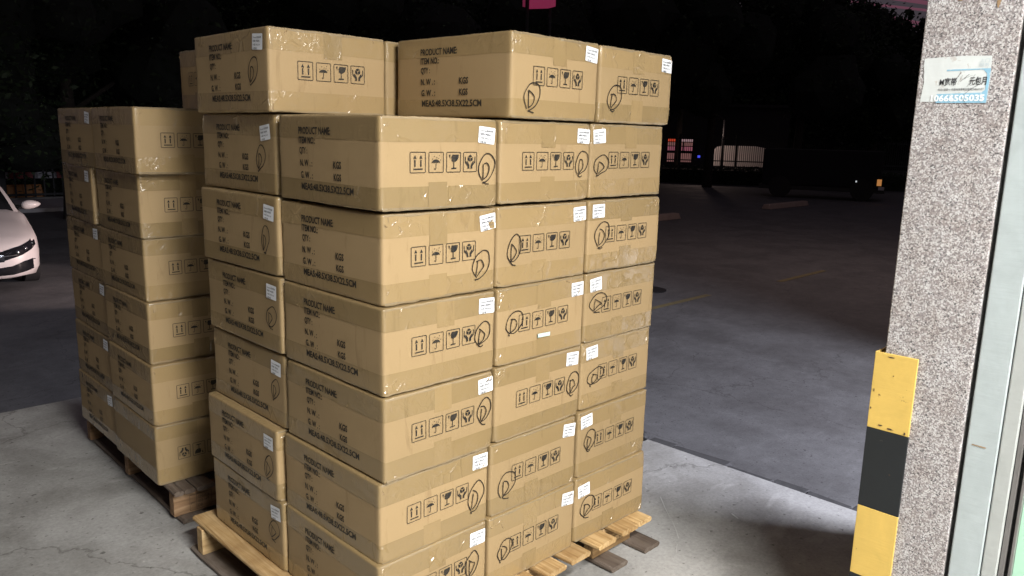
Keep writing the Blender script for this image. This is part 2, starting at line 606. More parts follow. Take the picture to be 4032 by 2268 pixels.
# ------------------------------------------------------------------ the warehouse the camera stands in
PX = 1.0       # plane of the door reveal on the right
w = MB()
w.box(PX + 0.09, PX + 0.35, -9.0, -1.30, 0.002, 5.0)
tag(w.build('side_wall', M_PLASTER), 'plain white interior side wall of the warehouse', 'wall')
w = MB()
w.box(-7.0, PX + 0.35, -9.25, -9.0, 0.0, 5.0)
tag(w.build('back_wall', M_PLASTER), 'plain white back wall of the warehouse', 'wall')
w = MB()
w.box(-7.25, -7.0, -9.0, -0.85, 0.0, 5.0)
tag(w.build('left_wall', M_PLASTER), 'plain white left wall of the warehouse', 'wall')
w = MB()
w.box(-7.25, 14.0, -9.25, -0.80, 5.0, 5.2)
tag(w.build('ceiling', M_PLASTER), kind='structure')
w = MB()
w.box(-7.25, PX + 0.30, -1.06, -0.83, 3.75, 5.0)
tag(w.build('door_header', M_PLASTER), 'white beam over the warehouse door opening', 'wall')
w = MB()
w.box(PX + 0.30, 2.02, -1.25, -0.86, LOT, 5.0)  # added pier; its edge sets where the bay light is cut off
tag(w.build('outer_wall', M_CONC), 'grey outer wall pier between the pillar and the next bay', 'wall')
w = MB()
w.box(2.02, 6.6, -1.25, -0.86, 3.75, 5.0)  # opening of a bay added to let the cool light out
tag(w.build('bay_header', M_CONC), 'grey beam over the opening of the next loading bay', 'wall')
w = MB()
w.box(6.6, 14.0, -1.25, -0.86, LOT, 5.0)
tag(w.build('far_outer_wall', M_CONC), 'grey outer wall beyond the next loading bay', 'wall')
w = MB()
w.box(1.36, 6.6, -9.0, -1.30, LOT + 0.003, -0.004)  # floor of the added bay
tag(w.build('next_bay_floor', M_DOCK), kind='structure')

# granite-clad door pillar, with slabs on both outer faces
pil = empty('granite_pillar', (PX, -0.835, 0))
tag(pil, 'speckled grey granite door pillar at the right edge', 'pillar')
g = MB()
g.box(0.0, 0.30, -0.205, 0.0, 0.0, 3.75)
g.build('granite_slab', M_GRANITE, pil, bevel=0.003)
rust = simple('rusty_run_stain', (0.30, 0.20, 0.11), 0.7, noise_amt=0.4, scale=60)
for yy, zz, ww, hh in [(-0.075, 1.838, 0.026, 0.05), (-0.112, 1.833, 0.016, 0.035), (-0.135, 1.840, 0.022, 0.03), (-0.154, 1.82, 0.008, 0.06)]:
    pts = [(yy + ww * 0.5 * math.cos(t) * (1 + .25 * math.sin(3 * t + zz * 9)), zz + hh * 0.5 * math.sin(t)) for t in [k * math.pi / 8 for k in range(16)]]
    me = mesh_from('rust_stain', [(-0.0012, a, b) for a, b in pts], [tuple(range(15, -1, -1))], rust)
    obj('rust_stain', me, pil)

# hazard-striped corner guard on the pillar
gd = empty('corner_guard', (PX, -0.835, 0))
tag(gd, 'chipped yellow and black metal corner guard on the granite pillar', 'corner guard')
zs = [0.945, 0.735, 0.510, 0.308, 0.100, 0.004]
for i in range(5):
    z1, z0 = zs[i], zs[i + 1]
    s = MB()
    gx, gy0, gy1 = -0.007, -0.084, 0.022
    tilt = 0.004
    prof = [(gx, gy0), (gx, gy1), (0.09, gy1), (0.09, gy1 - 0.006), (-0.0008, gy1 - 0.006), (-0.0008, gy0)]
    s.prism(prof, z0 + 0.0004, z1 - 0.0004)
    s.build('stripe', M_YELLOW if i % 2 == 0 else M_BLACK, gd, bevel=0.0015)

M_CHIP = simple('bare_rusty_chip', (0.07, 0.04, 0.025), 0.8, noise_amt=0.4, scale=90)
rc = random.Random(8)
for (yy, zz, ww, hh) in [(-0.012, 0.748, 0.016, 0.005), (-0.036, 0.744, 0.020, 0.005), (-0.074, 0.742, 0.006, 0.010), (0.014, 0.84, 0.003, 0.012), (0.017, 0.79, 0.003, 0.008), (-0.03, 0.888, 0.004, 0.003),
                         (-0.070, 0.118, 0.010, 0.006), (0.010, 0.125, 0.006, 0.008), (0.016, 0.22, 0.003, 0.012), (-0.05, 0.62, 0.004, 0.004), (-0.02, 0.936, 0.02, 0.004)]:
    pts = [(yy + ww * 0.5 * math.cos(t) * rc.uniform(0.6, 1.1), zz + hh * 0.5 * math.sin(t) * rc.uniform(0.6, 1.1)) for t in [k * math.pi / 6 for k in range(12)]]
    obj('paint_chip', mesh_from('paint_chip', [(-0.0082, a, b) for a, b in pts], [tuple(range(11, -1, -1))], M_CHIP), gd)

# half-torn paper advert on the pillar
M_AD = paint_mat('grubby_white_paper', (0.62, 0.66, 0.66), (0.48, 0.47, 0.45), 0.6, 0.60, 40)
M_ADB = paint_mat('faded_blue_print', (0.25, 0.47, 0.62), (0.50, 0.60, 0.64), 0.6, 0.60, 50)
M_ADT = simple('black_print', (0.03, 0.03, 0.035), 0.6)
M_ADW = simple('white_print', (0.78, 0.82, 0.84), 0.6)
M_ADG = simple('pale_grey_print', (0.42, 0.50, 0.54), 0.6)


def text_mesh(body, w, h, bold=0.0, res=2):
    """2D outline of a text, scaled to fit w x h (0 keeps the natural width); origin at its lower left"""
    cu = bpy.data.curves.new('t', 'FONT')
    cu.body = body
    cu.size = 1.0
    cu.resolution_u = res
    cu.offset = bold
    o = bpy.data.objects.new('t', cu)
    COL.objects.link(o)
    dg = bpy.context.evaluated_depsgraph_get()
    me = bpy.data.meshes.new_from_object(o.evaluated_get(dg))
    V = [(v.co.x, v.co.y) for v in me.vertices]
    F = [tuple(p.vertices) for p in me.polygons]
    bpy.data.objects.remove(o)
    bpy.data.curves.remove(cu)
    bpy.data.meshes.remove(me)
    x0, x1 = min(v[0] for v in V), max(v[0] for v in V)
    y0, y1 = min(v[1] for v in V), max(v[1] for v in V)
    sy = h / (y1 - y0)
    sx = (w / (x1 - x0)) if w else sy
    return [((a - x0) * sx, (b - y0) * sy) for a, b in V], F


ad_ = empty('paper_advert', (PX, -0.846, 1.580))
tag(ad_, 'torn white and blue broadband advert pasted on the granite pillar', 'advert', )
def ad_part(name, V, F, mat, off):
    # a = distance to the right (towards -y), b = height above the sheet's lower edge
    return obj(name, mesh_from(name, [(-off, -a, b) for a, b in V], F, mat), ad_)


sheet = [(0.0, 0.004), (0.145, 0.0), (0.146, 0.06), (0.1445, 0.106), (0.08, 0.1085), (0.0, 0.106), (-0.0015, 0.088), (0.0025, 0.072),
         (0.001, 0.068), (0.004, 0.05), (0.002, 0.03)]
ad_part('sheet', sheet, [tuple(range(len(sheet)))], M_AD, 0.0010)
ad_part('blue_field', [(0.036, 0.001), (0.1445, 0.0), (0.1455, 0.078), (0.052, 0.078), (0.052, 0.0745), (0.130, 0.0755), (0.139, 0.066), (0.139, 0.03), (0.132, 0.0235), (0.036, 0.0215)],
        [tuple(range(10))], M_ADB, 0.0016)
for body, x, z, ww, hh, mt_, bold in [('M宽带', 0.040, 0.040, 0.037, 0.019, M_ADT, 0.012), ('元包月', 0.104, 0.041, 0.036, 0.019, M_ADT, 0.012),
                                      ('时间+速度=1 中国电信宽带互联网CHINANET', 0.038, 0.0285, 0.098, 0.0062, M_ADT, 0.004),
                                      ('10666505035', 0.024, 0.004, 0.116, 0.0155, M_ADW, 0.03),
                                      ('上门', 0.120, 0.092, 0.021, 0.008, M_ADG, 0.0), ('服务', 0.120, 0.082, 0.021, 0.008, M_ADG, 0.0)]:
    V, F = text_mesh(body, ww, hh, bold)
    ad_part('advert_text', [(a + x, b + z) for a, b in V], F, mt_, 0.0022)
for pts in [[(0.070, 0.047), (0.084, 0.071), (0.078, 0.058), (0.088, 0.064), (0.083, 0.052)], [(0.084, 0.049), (0.102, 0.066), (0.092, 0.056), (0.115, 0.066), (0.100, 0.037), (0.120, 0.045)],
            [(0.094, 0.018), (0.110, 0.033), (0.124, 0.041)], [(0.098, 0.013), (0.094, 0.010), (0.100, 0.002)]]:
    V, F = ribbon(pts, 0.0007)
    ad_part('pen_scribble', V, F, M_ADT, 0.0026)

# roller-shutter guide rail, its stop profile and the glazed door leaf behind it
rail = empty('shutter_guide_rail', (PX, -1.05, 0))
tag(rail, 'pale green-grey steel shutter guide rail beside the granite pillar', 'guide rail')
prof = [(0.085, 0.0), (0.0, 0.0), (0.0, -0.0685), (0.085, -0.0690)]
s = MB()
s.prism(prof, 0.003, 3.75)
s.build('channel', M_RAIL, rail, smooth=False, bevel=0.003)
s = MB()
s.add([(-0.0015, -0.012, 0.758), (-0.0015, -0.043, 0.757), (-0.0015, -0.043, 0.760), (-0.0015, -0.012, 0.7605)], [(0, 1, 2, 3)])
s.build('rust_scratch', rust, rail)
sp2 = empty('door_stop_profile', (PX, -1.1205, 0))
tag(sp2, 'narrow grey painted door stop right of the shutter rail', 'door stop')
s = MB()
s.box(0.002, 0.085, -0.033, 0.0, 0.003, 3.70)
s.build('profile', M_RAIL2, sp2, bevel=0.003)
gdoor = empty('glass_door', (PX, -1.1555, 0))
tag(gdoor, 'green glazed door leaf in a dull aluminium frame at the right edge', 'glass door')
s = MB()
s.box(0.010, 0.08, -0.011, 0.0, 0.006, 2.4)
s.build('frame', M_ALU, gdoor, bevel=0.001)
s = MB()
s.box(0.024, 0.08, -0.019, -0.0115, 0.006, 2.4)
s.build('rubber_seal', M_DARK, gdoor)
s = MB()
s.box(0.012, 0.08, -0.026, -0.0195, 0.006, 2.4)
s.build('frame', M_ALU, gdoor, bevel=0.001)
s = MB()
s.box(0.030, 0.042, -0.125, -0.0265, 0.006, 2.4)
s.build('pane', M_GREENGLASS, gdoor)

# ceiling lamps of the warehouse (behind the camera): trough fixture and its tubes; the bay lamp is added
M_TUBE = simple('lamp_tube', (0.9, 0.9, 0.9), 0.5, emit=(1.0, 0.97, 0.92), strength=6.0)
for i, (lx, ly, lz, pw, lc, lb) in enumerate([
        (-0.45, -2.75, 3.30, TUBE_POWER[0], (1.0, 0.975, 0.93), 'white trough lamp hanging just inside the warehouse door'),
        (-0.62, -4.90, 3.30, TUBE_POWER[1], (1.0, 0.975, 0.93), 'white trough lamp hanging midway inside the warehouse'),
        (-0.90, -7.20, 3.30, TUBE_POWER[2], (1.0, 0.975, 0.93), 'white trough lamp hanging deep inside the warehouse'),
        (4.3, -6.4, 3.30, ADDED_BAY_POWER, (0.86, 0.88, 1.0), 'cool white trough lamp hanging in the next loading bay')]):
    e = empty('ceiling_lamp', (lx, ly, lz))
    tag(e, lb, 'ceiling lamp', 'ceiling lamps of the warehouse')
    s = MB()
    s.prism([(-0.62, -0.16), (0.62, -0.16), (0.62, 0.16), (-0.62, 0.16)], 0.03, 0.09)
    s.build('trough', M_STEEL, e)
    for yy in (-0.08, 0.08):
        s = MB()
        s.tube([(-0.6, yy, 0.01), (0.6, yy, 0.01)], 0.014, 8)
        s.build('tube', M_TUBE, e)
    for xx in (-0.45, 0.45):
        s = MB()
        s.tube([(xx, 0, 0.09), (xx, 0, 1.70)], 0.006, 6)
        s.build('hanger', M_STEEL, e)
    la = bpy.data.lights.new('lamp_light', 'AREA')
    la.shape = 'RECTANGLE'
    la.size = 1.6 if i < 3 else 2.6
    la.size_y = 0.30
    la.energy = pw
    la.color = lc
    lo = bpy.data.objects.new('lamp_light', la)
    lo.location = (0, 0, -0.02)
    link(lo, e)

# ------------------------------------------------------------------ cartons
W, L, H = 0.383, 0.483, 0.2275
RAD, RADZ = 0.0090, 0.0042         # vertical edges are rounder than the scored top and bottom edges


def axis_pts(h):
    r = RADZ if abs(h - H) < 1e-6 else RAD
    e = [0.0, 0.22 * r, 0.5 * r, r, 2.2 * r]
    inner = [2.2 * r + (h - 4.4 * r) * k / 7 for k in range(1, 7)]
    return e + inner + [h - x for x in reversed(e)]


class Shape:
    """the slightly bulging, round-edged surface of one carton; everything stuck or printed on it follows it"""

    def __init__(self, seed):
        rnd = random.Random(seed)
        self.off = Vector((rnd.uniform(-50, 50), rnd.uniform(-50, 50), rnd.uniform(-50, 50)))
        self.b = {f: rnd.uniform(0.0002, 0.0026) for f in ('i', 't', 'I', 'T')}
        self.b['top'] = rnd.uniform(0.001, 0.004)
        self.b['bot'] = -0.0005
        self.cr = rnd.uniform(0.0008, 0.0018)
        self.dent = [(Vector((rnd.choice([0, W]), rnd.choice([0, L]), rnd.choice([0, H]))), rnd.uniform(0.001, 0.008)) for _ in range(4)]

    def __call__(self, f, u, v, off=0.0):
        if f == 'i':
            p = Vector((u, 0, v)); s = (u / W, v / H)
        elif f == 't':
            p = Vector((0, u, v)); s = (u / L, v / H)
        elif f == 'I':
            p = Vector((u, L, v)); s = (u / W, v / H)
        elif f == 'T':
            p = Vector((W, u, v)); s = (u / L, v / H)
        elif f == 'top':
            p = Vector((u, v, H)); s = (u / W, v / L)
        else:
            p = Vector((u, v, 0)); s = (u / W, v / L)
        q = Vector((min(max(p.x, RAD), W - RAD), min(max(p.y, RAD), L - RAD), min(max(p.z, RADZ), H - RADZ)))
        e = p - q
        e = Vector((e.x / RAD, e.y / RAD, e.z / RADZ)).normalized()
        n = Vector((e.x / RAD, e.y / RAD, e.z / RADZ)).normalized()
        k = max(0.0, (1 - (2 * s[0] - 1) ** 2)) * max(0.0, (1 - (2 * s[1] - 1) ** 2))
        d = self.b[f] * k + self.cr * noise.noise(p * 14 + self.off) + 0.0012 * noise.noise(p * 4.5 - self.off)
        r = q + Vector((e.x * RAD, e.y * RAD, e.z * RADZ)) + n * (d + off)
        for c, a in self.dent:
            dd = (p - c).length
            if dd < 0.03:
                r -= (p - Vector((W / 2, L / 2, H / 2))).normalized() * a * (1 - dd / 0.03) ** 2
        return r


def grid(sh, f, us, vs, off=0.0):
    V = [sh(f, u, v, off) for v in vs for u in us]
    n = len(us)
    F = []
    flip = f in ('t', 'I', 'bot')
    for j in range(len(vs) - 1):
        for i in range(n - 1):
            q = (j * n + i, j * n + i + 1, (j + 1) * n + i + 1, (j + 1) * n + i)
            F.append(q[::-1] if flip else q)
    return V, F


# ---- the printed pictograms, in a unit frame (x right, y down from the top)
def arc(cx, cy, rx, ry, a0, a1, n):
    return [(cx + rx * math.cos(a0 + (a1 - a0) * k / n), cy + ry * math.sin(a0 + (a1 - a0) * k / n)) for k in range(n + 1)]


IW, IH = 0.0465, 0.0500


def pictograms():
    V, F = [], []

    def poly_(pts):
        n = len(V)
        V.extend(pts)
        F.append(tuple(range(n, n + len(pts))))

    def strokes(pts, wd, closed=False):
        # pts in metres
        a, b = ribbon(pts, wd, closed)
        n = len(V)
        V.extend(a)
        F.extend(tuple(i + n for i in q) for q in b)

    def P(k, pts):
        x0 = [0.0865, 0.1440, 0.2015, 0.2585][k]
        return [(x0 + a * IW, 0.142 - b * IH) for a, b in pts]

    for k in range(4):
        fr = (arc(0.95, 0.05, 0.05, 0.05, -math.pi / 2, 0, 3) + arc(0.95, 0.95, 0.05, 0.05, 0, math.pi / 2, 3) +
              arc(0.05, 0.95, 0.05, 0.05, math.pi / 2, math.pi, 3) + arc(0.05, 0.05, 0.05, 0.05, math.pi, 1.5 * math.pi, 3))
        strokes(P(k, fr), 0.0017, True)
    for c in (0.31, 0.70):
        poly_(P(0, [(c, 0.14), (c + 0.10, 0.32), (c - 0.10, 0.32)]))
        poly_(P(0, [(c - 0.042, 0.375), (c + 0.042, 0.375), (c + 0.042, 0.71), (c - 0.042, 0.71)]))
    poly_(P(0, [(0.21, 0.80), (0.82, 0.79), (0.82, 0.855), (0.21, 0.865)]))
    # umbrella and rain
    dome = arc(0.475, 0.54, 0.285, 0.185, math.pi, 2 * math.pi, 12)
    scal = [(0.66, 0.51), (0.57, 0.535), (0.475, 0.51), (0.38, 0.535), (0.29, 0.51)]
    poly_(P(1, dome + scal))
    strokes(P(1, [(0.485, 0.52), (0.485, 0.78)] + arc(0.43, 0.79, 0.055, 0.06, 0.0, math.pi, 6)), 0.0017)
    for a, b in [(0.37, 0.20), (0.53, 0.26), (0.71, 0.17), (0.23, 0.34), (0.66, 0.30), (0.80, 0.38), (0.44, 0.36)][:6]:
        poly_(P(1, [(a + 0.025, b - 0.035), (a + 0.03, b + 0.01), (a - 0.02, b + 0.04), (a - 0.025, b)]))
    # glass
    poly_(P(2, [(0.40, 0.12), (0.86, 0.12), (0.845, 0.26), (0.79, 0.37), (0.69, 0.455), (0.53, 0.50), (0.40, 0.47), (0.33, 0.40), (0.37, 0.33), (0.315, 0.29)]))
    poly_(P(2, [(0.15, 0.12), (0.26, 0.12), (0.235, 0.29), (0.285, 0.36), (0.225, 0.30), (0.18, 0.22)]))
    strokes(P(2, [(0.51, 0.48), (0.51, 0.79)]), 0.0026)
    poly_(P(2, [(0.33, 0.785), (0.70, 0.775), (0.70, 0.84), (0.33, 0.85)]))
    # hands and box
    poly_(P(3, [(0.50, 0.115), (0.665, 0.205), (0.50, 0.275), (0.345, 0.205)]))
    poly_(P(3, [(0.315, 0.235), (0.475, 0.315), (0.475, 0.485), (0.315, 0.40)]))
    poly_(P(3, [(0.69, 0.235), (0.525, 0.315), (0.525, 0.485), (0.69, 0.40)]))
    hand = [(0.10, 0.22), (0.155, 0.22), (0.165, 0.46), (0.27, 0.575), (0.225, 0.46), (0.285, 0.445), (0.44, 0.64), (0.455, 0.84), (0.315, 0.84), (0.315, 0.71), (0.115, 0.53)]
    poly_(P(3, hand))
    poly_(P(3, [(1 - a, b) for a, b in reversed(hand)]))
    return V, F


PICTO = pictograms()
LINES = [('PRODUCT NAME:', 0.369, 0.211, 0.1775, 0.1970), ('ITEM NO.:', 0.368, 0.286, 0.1530, 0.1715), ('QTY :', 0.3665, 0.326, 0.1235, 0.1440),
         ('N. W . :', 0.366, 0.303, 0.0935, 0.1115), ('KGS', 0.2005, 0.163, 0.0935, 0.1125), ('G. W . :', 0.364, 0.302, 0.0615, 0.0800),
         ('KGS', 0.1995, 0.164, 0.0625, 0.0810), ('MEAS:48.5X38.5X22.5CM', 0.362, 0.1095, 0.0310, 0.0500)]
TXT = []
for body, ya, yb, z0, z1 in LINES:
    V, F = text_mesh(body, ya - yb, z1 - z0, 0.026)
    TXT.append(([(ya - a, z0 + b) for a, b in V], F))


def decal(sh, f, V, F, off, name, mat):
    return mesh_from(name, [sh(f, a, b, off) for a, b in V], F, mat)


NVAR = 7
SHAPES, BODY, TAPE_T, TAPE_B, TAB, TABB, TEXTM, ICONM = [], [], [], [], [], [], [], []
FLAP_T, FLAP_B, CREASE = [], [], []
M_FILM = simple('shiny_film', (0.30, 0.215, 0.115), 0.2, spec=0.6)
M_FOLD = cardboard_mat('folded_tape_edge', (0.27, 0.205, 0.120), True)
for k in range(NVAR):
    sh = Shape(100 + k)
    rnd = random.Random(300 + k)
    SHAPES.append(sh)
    mb = MB()
    for f, us, vs in (('i', W, H), ('t', L, H), ('I', W, H), ('T', L, H), ('top', W, L), ('bot', W, L)):
        mb.add(*grid(sh, f, axis_pts(us), axis_pts(vs)))
    me = mb.mesh('carton', M_CARD, True)
    bm = bmesh.new()
    bm.from_mesh(me)
    bmesh.ops.remove_doubles(bm, verts=bm.verts, dist=1e-5)
    bmesh.ops.recalc_face_normals(bm, faces=bm.faces)
    bm.to_mesh(me)
    bm.free()
    BODY.append(me)
    for arr, z0, z1, nm in ((TAPE_T, H - 0.060, H, 'tape'), (TAPE_B, 0.0, 0.056, 'tape')):
        mb = MB()
        ja = rnd.uniform(-0.004, 0.004)
        ap = axis_pts(H)
        zz = sorted(set([z for z in ap if z0 + ja < z < z1 or z in (0.0, H) and z0 <= z <= z1] + [z0 + ja if z0 > 0 else z1 + ja] + ([0.0] if z0 == 0 else [H])))
        for f, us in (('i', W), ('t', L), ('I', W), ('T', L)):
            sl = rnd.uniform(-0.0045, 0.0045)
            V, F = grid(sh, f, axis_pts(us), zz, 0.0006)
            # tilt the free edge a little, so that no two bands run quite parallel
            n = len(axis_pts(us))
            row = 0 if z0 > 0 else len(zz) - 1
            for i, u in enumerate(axis_pts(us)):
                V[row * n + i] = sh(f, u, zz[row] + sl * (u / us - 0.5), 0.0006)
            mb.add(V, F)
        if z0 > 0:      # the same strip folded over on to the lid, along its four edges
            wd = 0.05
            for us, vs in ((axis_pts(W), [x for x in axis_pts(L) if x <= wd]), (axis_pts(W), [x for x in axis_pts(L) if x >= L - wd]),
                           ([x for x in axis_pts(W) if x <= wd], axis_pts(L)), ([x for x in axis_pts(W) if x >= W - wd], axis_pts(L))):
                if len(us) > 1 and len(vs) > 1:
                    mb.add(*grid(sh, 'top', us, vs, 0.0006 if len(us) > 10 else 0.0009))
        arr.append(mb.mesh('tape', M_TAPE, True))
    mb = MB()
    cx = W / 2 + rnd.uniform(-0.02, 0.01)
    lo_, hi_ = rnd.uniform(0.062, 0.075), rnd.uniform(0.140, 0.156)
    usx = [cx - 0.03 + 0.06 * i / 5 for i in range(6)]
    mb.add(*grid(sh, 'i', usx, [hi_] + [z for z in axis_pts(H) if z > hi_ + 0.004], 0.0012))
    TAB.append(mb.mesh('tape_tab', M_TAPE, True))
    mb = MB()
    mb.add(*grid(sh, 'i', usx, [z for z in axis_pts(H) if z < lo_ - 0.004] + [lo_], 0.0012))
    TABB.append(mb.mesh('tape_tab', M_TAPE, True))
    # creases standing up in the film: small tapered ridges, thickest round the corners
    mb = MB()
    for q in range(11 if k in (0, 3, 5) else 4):
        if q < 12:
            cu, cv = rnd.choice([0.0, W]), rnd.choice([0.0, H, H])
            u0 = min(max(abs(cu - abs(rnd.gauss(0.018, 0.022))), 0.010), W - 0.010)
            v0 = min(max(abs(cv - abs(rnd.gauss(0.016, 0.018))), 0.010), H - 0.010)
            ln = rnd.uniform(0.006, 0.030)
        else:
            u0 = rnd.uniform(0.03, W - 0.03)
            v0 = rnd.choice([rnd.uniform(0.008, 0.045), rnd.uniform(H - 0.05, H - 0.008)])
            ln = rnd.uniform(0.008, 0.045)
        th = R(rnd.gauss(62, 22)) if rnd.random() < 0.75 else R(rnd.uniform(0, 180))
        cvx = rnd.uniform(-0.25, 0.25)
        wd = rnd.uniform(0.0012, 0.0028)
        hh = wd * rnd.uniform(0.45, 0.95)
        base = len(mb.V)
        for i in range(6):
            t = i / 5 - 0.5
            du, dv = math.cos(th + cvx * t), math.sin(th + cvx * t)
            tp = 1 - (2 * t) ** 2 * 0.92
            cu_, cv_ = u0 + du * ln * t, v0 + dv * ln * t
            for sd, off in ((-1, 0.0011), (0, 0.0011 + hh * tp), (1, 0.0011)):
                mb.V.append(tuple(sh('i', min(max(cu_ - dv * wd * tp * sd, 0.002), W - 0.002), min(max(cv_ + du * wd * tp * sd, 0.002), H - 0.002), off)))
        for i in range(5):
            for r_ in range(2):
                a = base + i * 3 + r_
                mb.F.append((a, a + 1, a + 4, a + 3))
    CREASE.append(mb.mesh('tape_creases', M_FILM))
    for zc_, arr in ((H - 0.001, FLAP_T), (0.001, FLAP_B)):
        mb = MB()
        nseg = 46
        V, F = [], []
        for i in range(nseg + 1):
            u = 0.006 + (W - 0.012) * i / nseg
            q = noise.noise(Vector((u * 16, k * 7.3, zc_ * 40)))
            q2 = noise.noise(Vector((u * 45, k * 3.1, zc_ * 80 + 5)))
            lip = 0.0016 + 0.0022 * abs(q) + 0.0008 * q2
            dn_ = 0.0055 + 0.0035 * q
            sg_ = 1 if zc_ > 0.1 else -1
            V += [sh('i', u, zc_ - sg_ * dn_, 0.0009), sh('i', u, zc_ - sg_ * dn_ * 0.45, lip), sh('i', u, zc_ - sg_ * 0.0005, lip * 0.9 + 0.0008 * q2)]
        for i in range(nseg):
            for r_ in range(2):
                a = i * 3 + r_
                F.append((a, a + 3, a + 4, a + 1) if zc_ < 0.1 else (a, a + 3, a + 4, a + 1))
        mb.add(V, F)
        arr.append(mb.mesh('flap_edge', M_FOLD, True))
    mb = MB()
    for V, F in TXT:
        mb.add([sh('t', a, b, 0.0014) for a, b in V], F)
    TEXTM.append(mb.mesh('printed_text', M_INK))
    ICONM.append(decal(sh, 'i', PICTO[0], PICTO[1], 0.0019, 'handling_symbols', M_INK))

LABEL_LINES = []
for i, (body, ww) in enumerate([('Dianmal-削软骨素', 0.047), ('咀嚼片-鸭肉味', 0.038), ('100粒 FB22618', 0.040), ('60盒/箱', 0.022)]):
    V, F = text_mesh(body, ww, 0.0058, 0.012, 1)
    LABEL_LINES.append(([(a - 0.024, b + 0.0085 - 0.0098 * i) for a, b in V], F))


def rot2(a, b, t):
    return a * math.cos(t) - b * math.sin(t), a * math.sin(t) + b * math.cos(t)


def add_label(o, sh, f, u, v, t, wd=0.059, ht=0.043):
    sg = 1 if f == 'i' else -1                       # on the text side the viewer's right is towards lower u

    def put(a, b, off):
        a, b = rot2(a, b, t)
        return sh(f, u + sg * a, v + b, off)
    rr = 0.003
    out = (arc(wd / 2 - rr, ht / 2 - rr, rr, rr, 0, math.pi / 2, 3) + arc(-wd / 2 + rr, ht / 2 - rr, rr, rr, math.pi / 2, math.pi, 3) +
           arc(-wd / 2 + rr, -ht / 2 + rr, rr, rr, math.pi, 1.5 * math.pi, 3) + arc(wd / 2 - rr, -ht / 2 + rr, rr, rr, 1.5 * math.pi, 2 * math.pi, 3))
    lab = obj('paper_label', mesh_from('paper_label', [put(a, b, 0.0024) for a, b in out], [tuple(range(len(out)))], M_LABEL), o)
    mb = MB()
    for V, F in LABEL_LINES:
        mb.add([put(a, b, 0.0030) for a, b in V], F)
    obj('label_text', mb.mesh('label_text', M_LTEXT), lab)


def bez(p, n=7):
    """smooth curve through points (Catmull-Rom)"""
    out = []
    q = [p[0]] + list(p) + [p[-1]]
    for i in range(1, len(q) - 2):
        for k in range(n):
            t = k / n
            out.append(tuple(0.5 * (2 * q[i][d] + (q[i + 1][d] - q[i - 1][d]) * t + (2 * q[i - 1][d] - 5 * q[i][d] + 4 * q[i + 1][d] - q[i + 2][d]) * t * t +
                                    (3 * q[i][d] - q[i - 1][d] - 3 * q[i + 1][d] + q[i + 2][d]) * t ** 3) for d in (0, 1)))
    out.append(p[-1])
    return out


def add_mark(o, sh, f, u, v, wd, ht, seed, style):
    """hand-drawn letter D in a ring"""
    rnd = random.Random(seed)
    sg = 1 if f == 'i' else -1
    j = lambda: rnd.uniform(-0.055, 0.055)
    ring = [(0.22 + j(), 0.10), (0.02, 0.36 + j()), (0.08 + j(), 0.66 + j()), (0.34, 0.92 + j()), (0.66, 0.99), (0.93, 0.84 + j()), (0.98, 0.55 + j()), (0.78 + j(), 0.28), (0.50, 0.12 + j()), (0.26, 0.08 + j())]
    tail = {0: [(0.26, 0.10), (0.38, 0.02), (0.62, -0.02)], 1: [(0.24, 0.10), (0.18, 0.05), (0.24, 0.0)], 2: [(0.24, 0.12), (0.30, 0.03), (0.42, 0.0), (0.55, 0.05)]}[style % 3]
    stem = [(0.31 + j(), 0.66 + j()), (0.28, 0.42), (0.27 + j(), 0.15 + j())]
    bowl = [(0.28 + j(), 0.69 + j()), (0.50, 0.64 + j()), (0.64 + j(), 0.48 + j()), (0.52, 0.31 + j()), (0.27, 0.14)]
    mb = MB()
    for k, pts in enumerate((ring + tail[1:], stem, bowl)):
        c = bez([((a - 0.5) * wd, (b - 0.5) * ht) for a, b in pts])
        wds = [0.0029 * (0.85 + 0.35 * abs(math.sin(i * 0.13 + seed))) for i in range(len(c))]
        V, F = ribbon(c, wds)
        mb.add([sh(f, min(max(u + sg * a, 0.003), 0.48), v + b, 0.0028 + 0.0004 * k) for a, b in V], F)
    obj('circled_letter', mb.mesh('circled_letter', M_MARK), o)


MARK = {
 'N6': ('i', 0.342, 0.099, 0.061, 0.079), 'N5': ('i', 0.326, 0.073, 0.065, 0.083), 'N4': ('i', 0.333, 0.112, 0.060, 0.071),
 'N3': ('i', 0.344, 0.117, 0.054, 0.079), 'N2': ('i', 0.335, 0.090, 0.064, 0.097), 'N1': ('i', 0.325, 0.110, 0.052, 0.086),
 'M6': ('i', 0.343, 0.107, 0.061, 0.077), 'M5': ('i', 0.066, 0.105, 0.056, 0.089), 'M4': ('i', 0.068, 0.121, 0.070, 0.071),
 'M3': ('i', 0.346, 0.110, 0.062, 0.078), 'M2': ('i', 0.066, 0.085, 0.073, 0.083), 'M1': ('i', 0.065, 0.108, 0.063, 0.071),
 'R6': ('i', 0.052, 0.100, 0.071, 0.068), 'R5': ('i', 0.068, 0.116, 0.072, 0.087), 'R4': ('i', 0.065, 0.128, 0.091, 0.064),
 'R3': ('i', 0.074, 0.106, 0.084, 0.063), 'R2': ('i', 0.060, 0.122, 0.061, 0.075), 'R1': ('i', 0.061, 0.115, 0.073, 0.079),
 'B': ('i', 0.083, 0.058, 0.067, 0.080), 'C': ('i', 0.073, 0.075, 0.071, 0.081), 'A': ('t', 0.083, 0.111, 0.056, 0.078),
 'F6': ('t', 0.084, 0.100, 0.054, 0.079), 'F5': ('t', 0.067, 0.100, 0.045, 0.083), 'F4': ('t', 0.053, 0.104, 0.063, 0.069),
 'F3': ('t', 0.056, 0.112, 0.049, 0.073), 'F2': ('t', 0.051, 0.097, 0.056, 0.084), 'F1': ('t', 0.054, 0.119, 0.067, 0.071)}
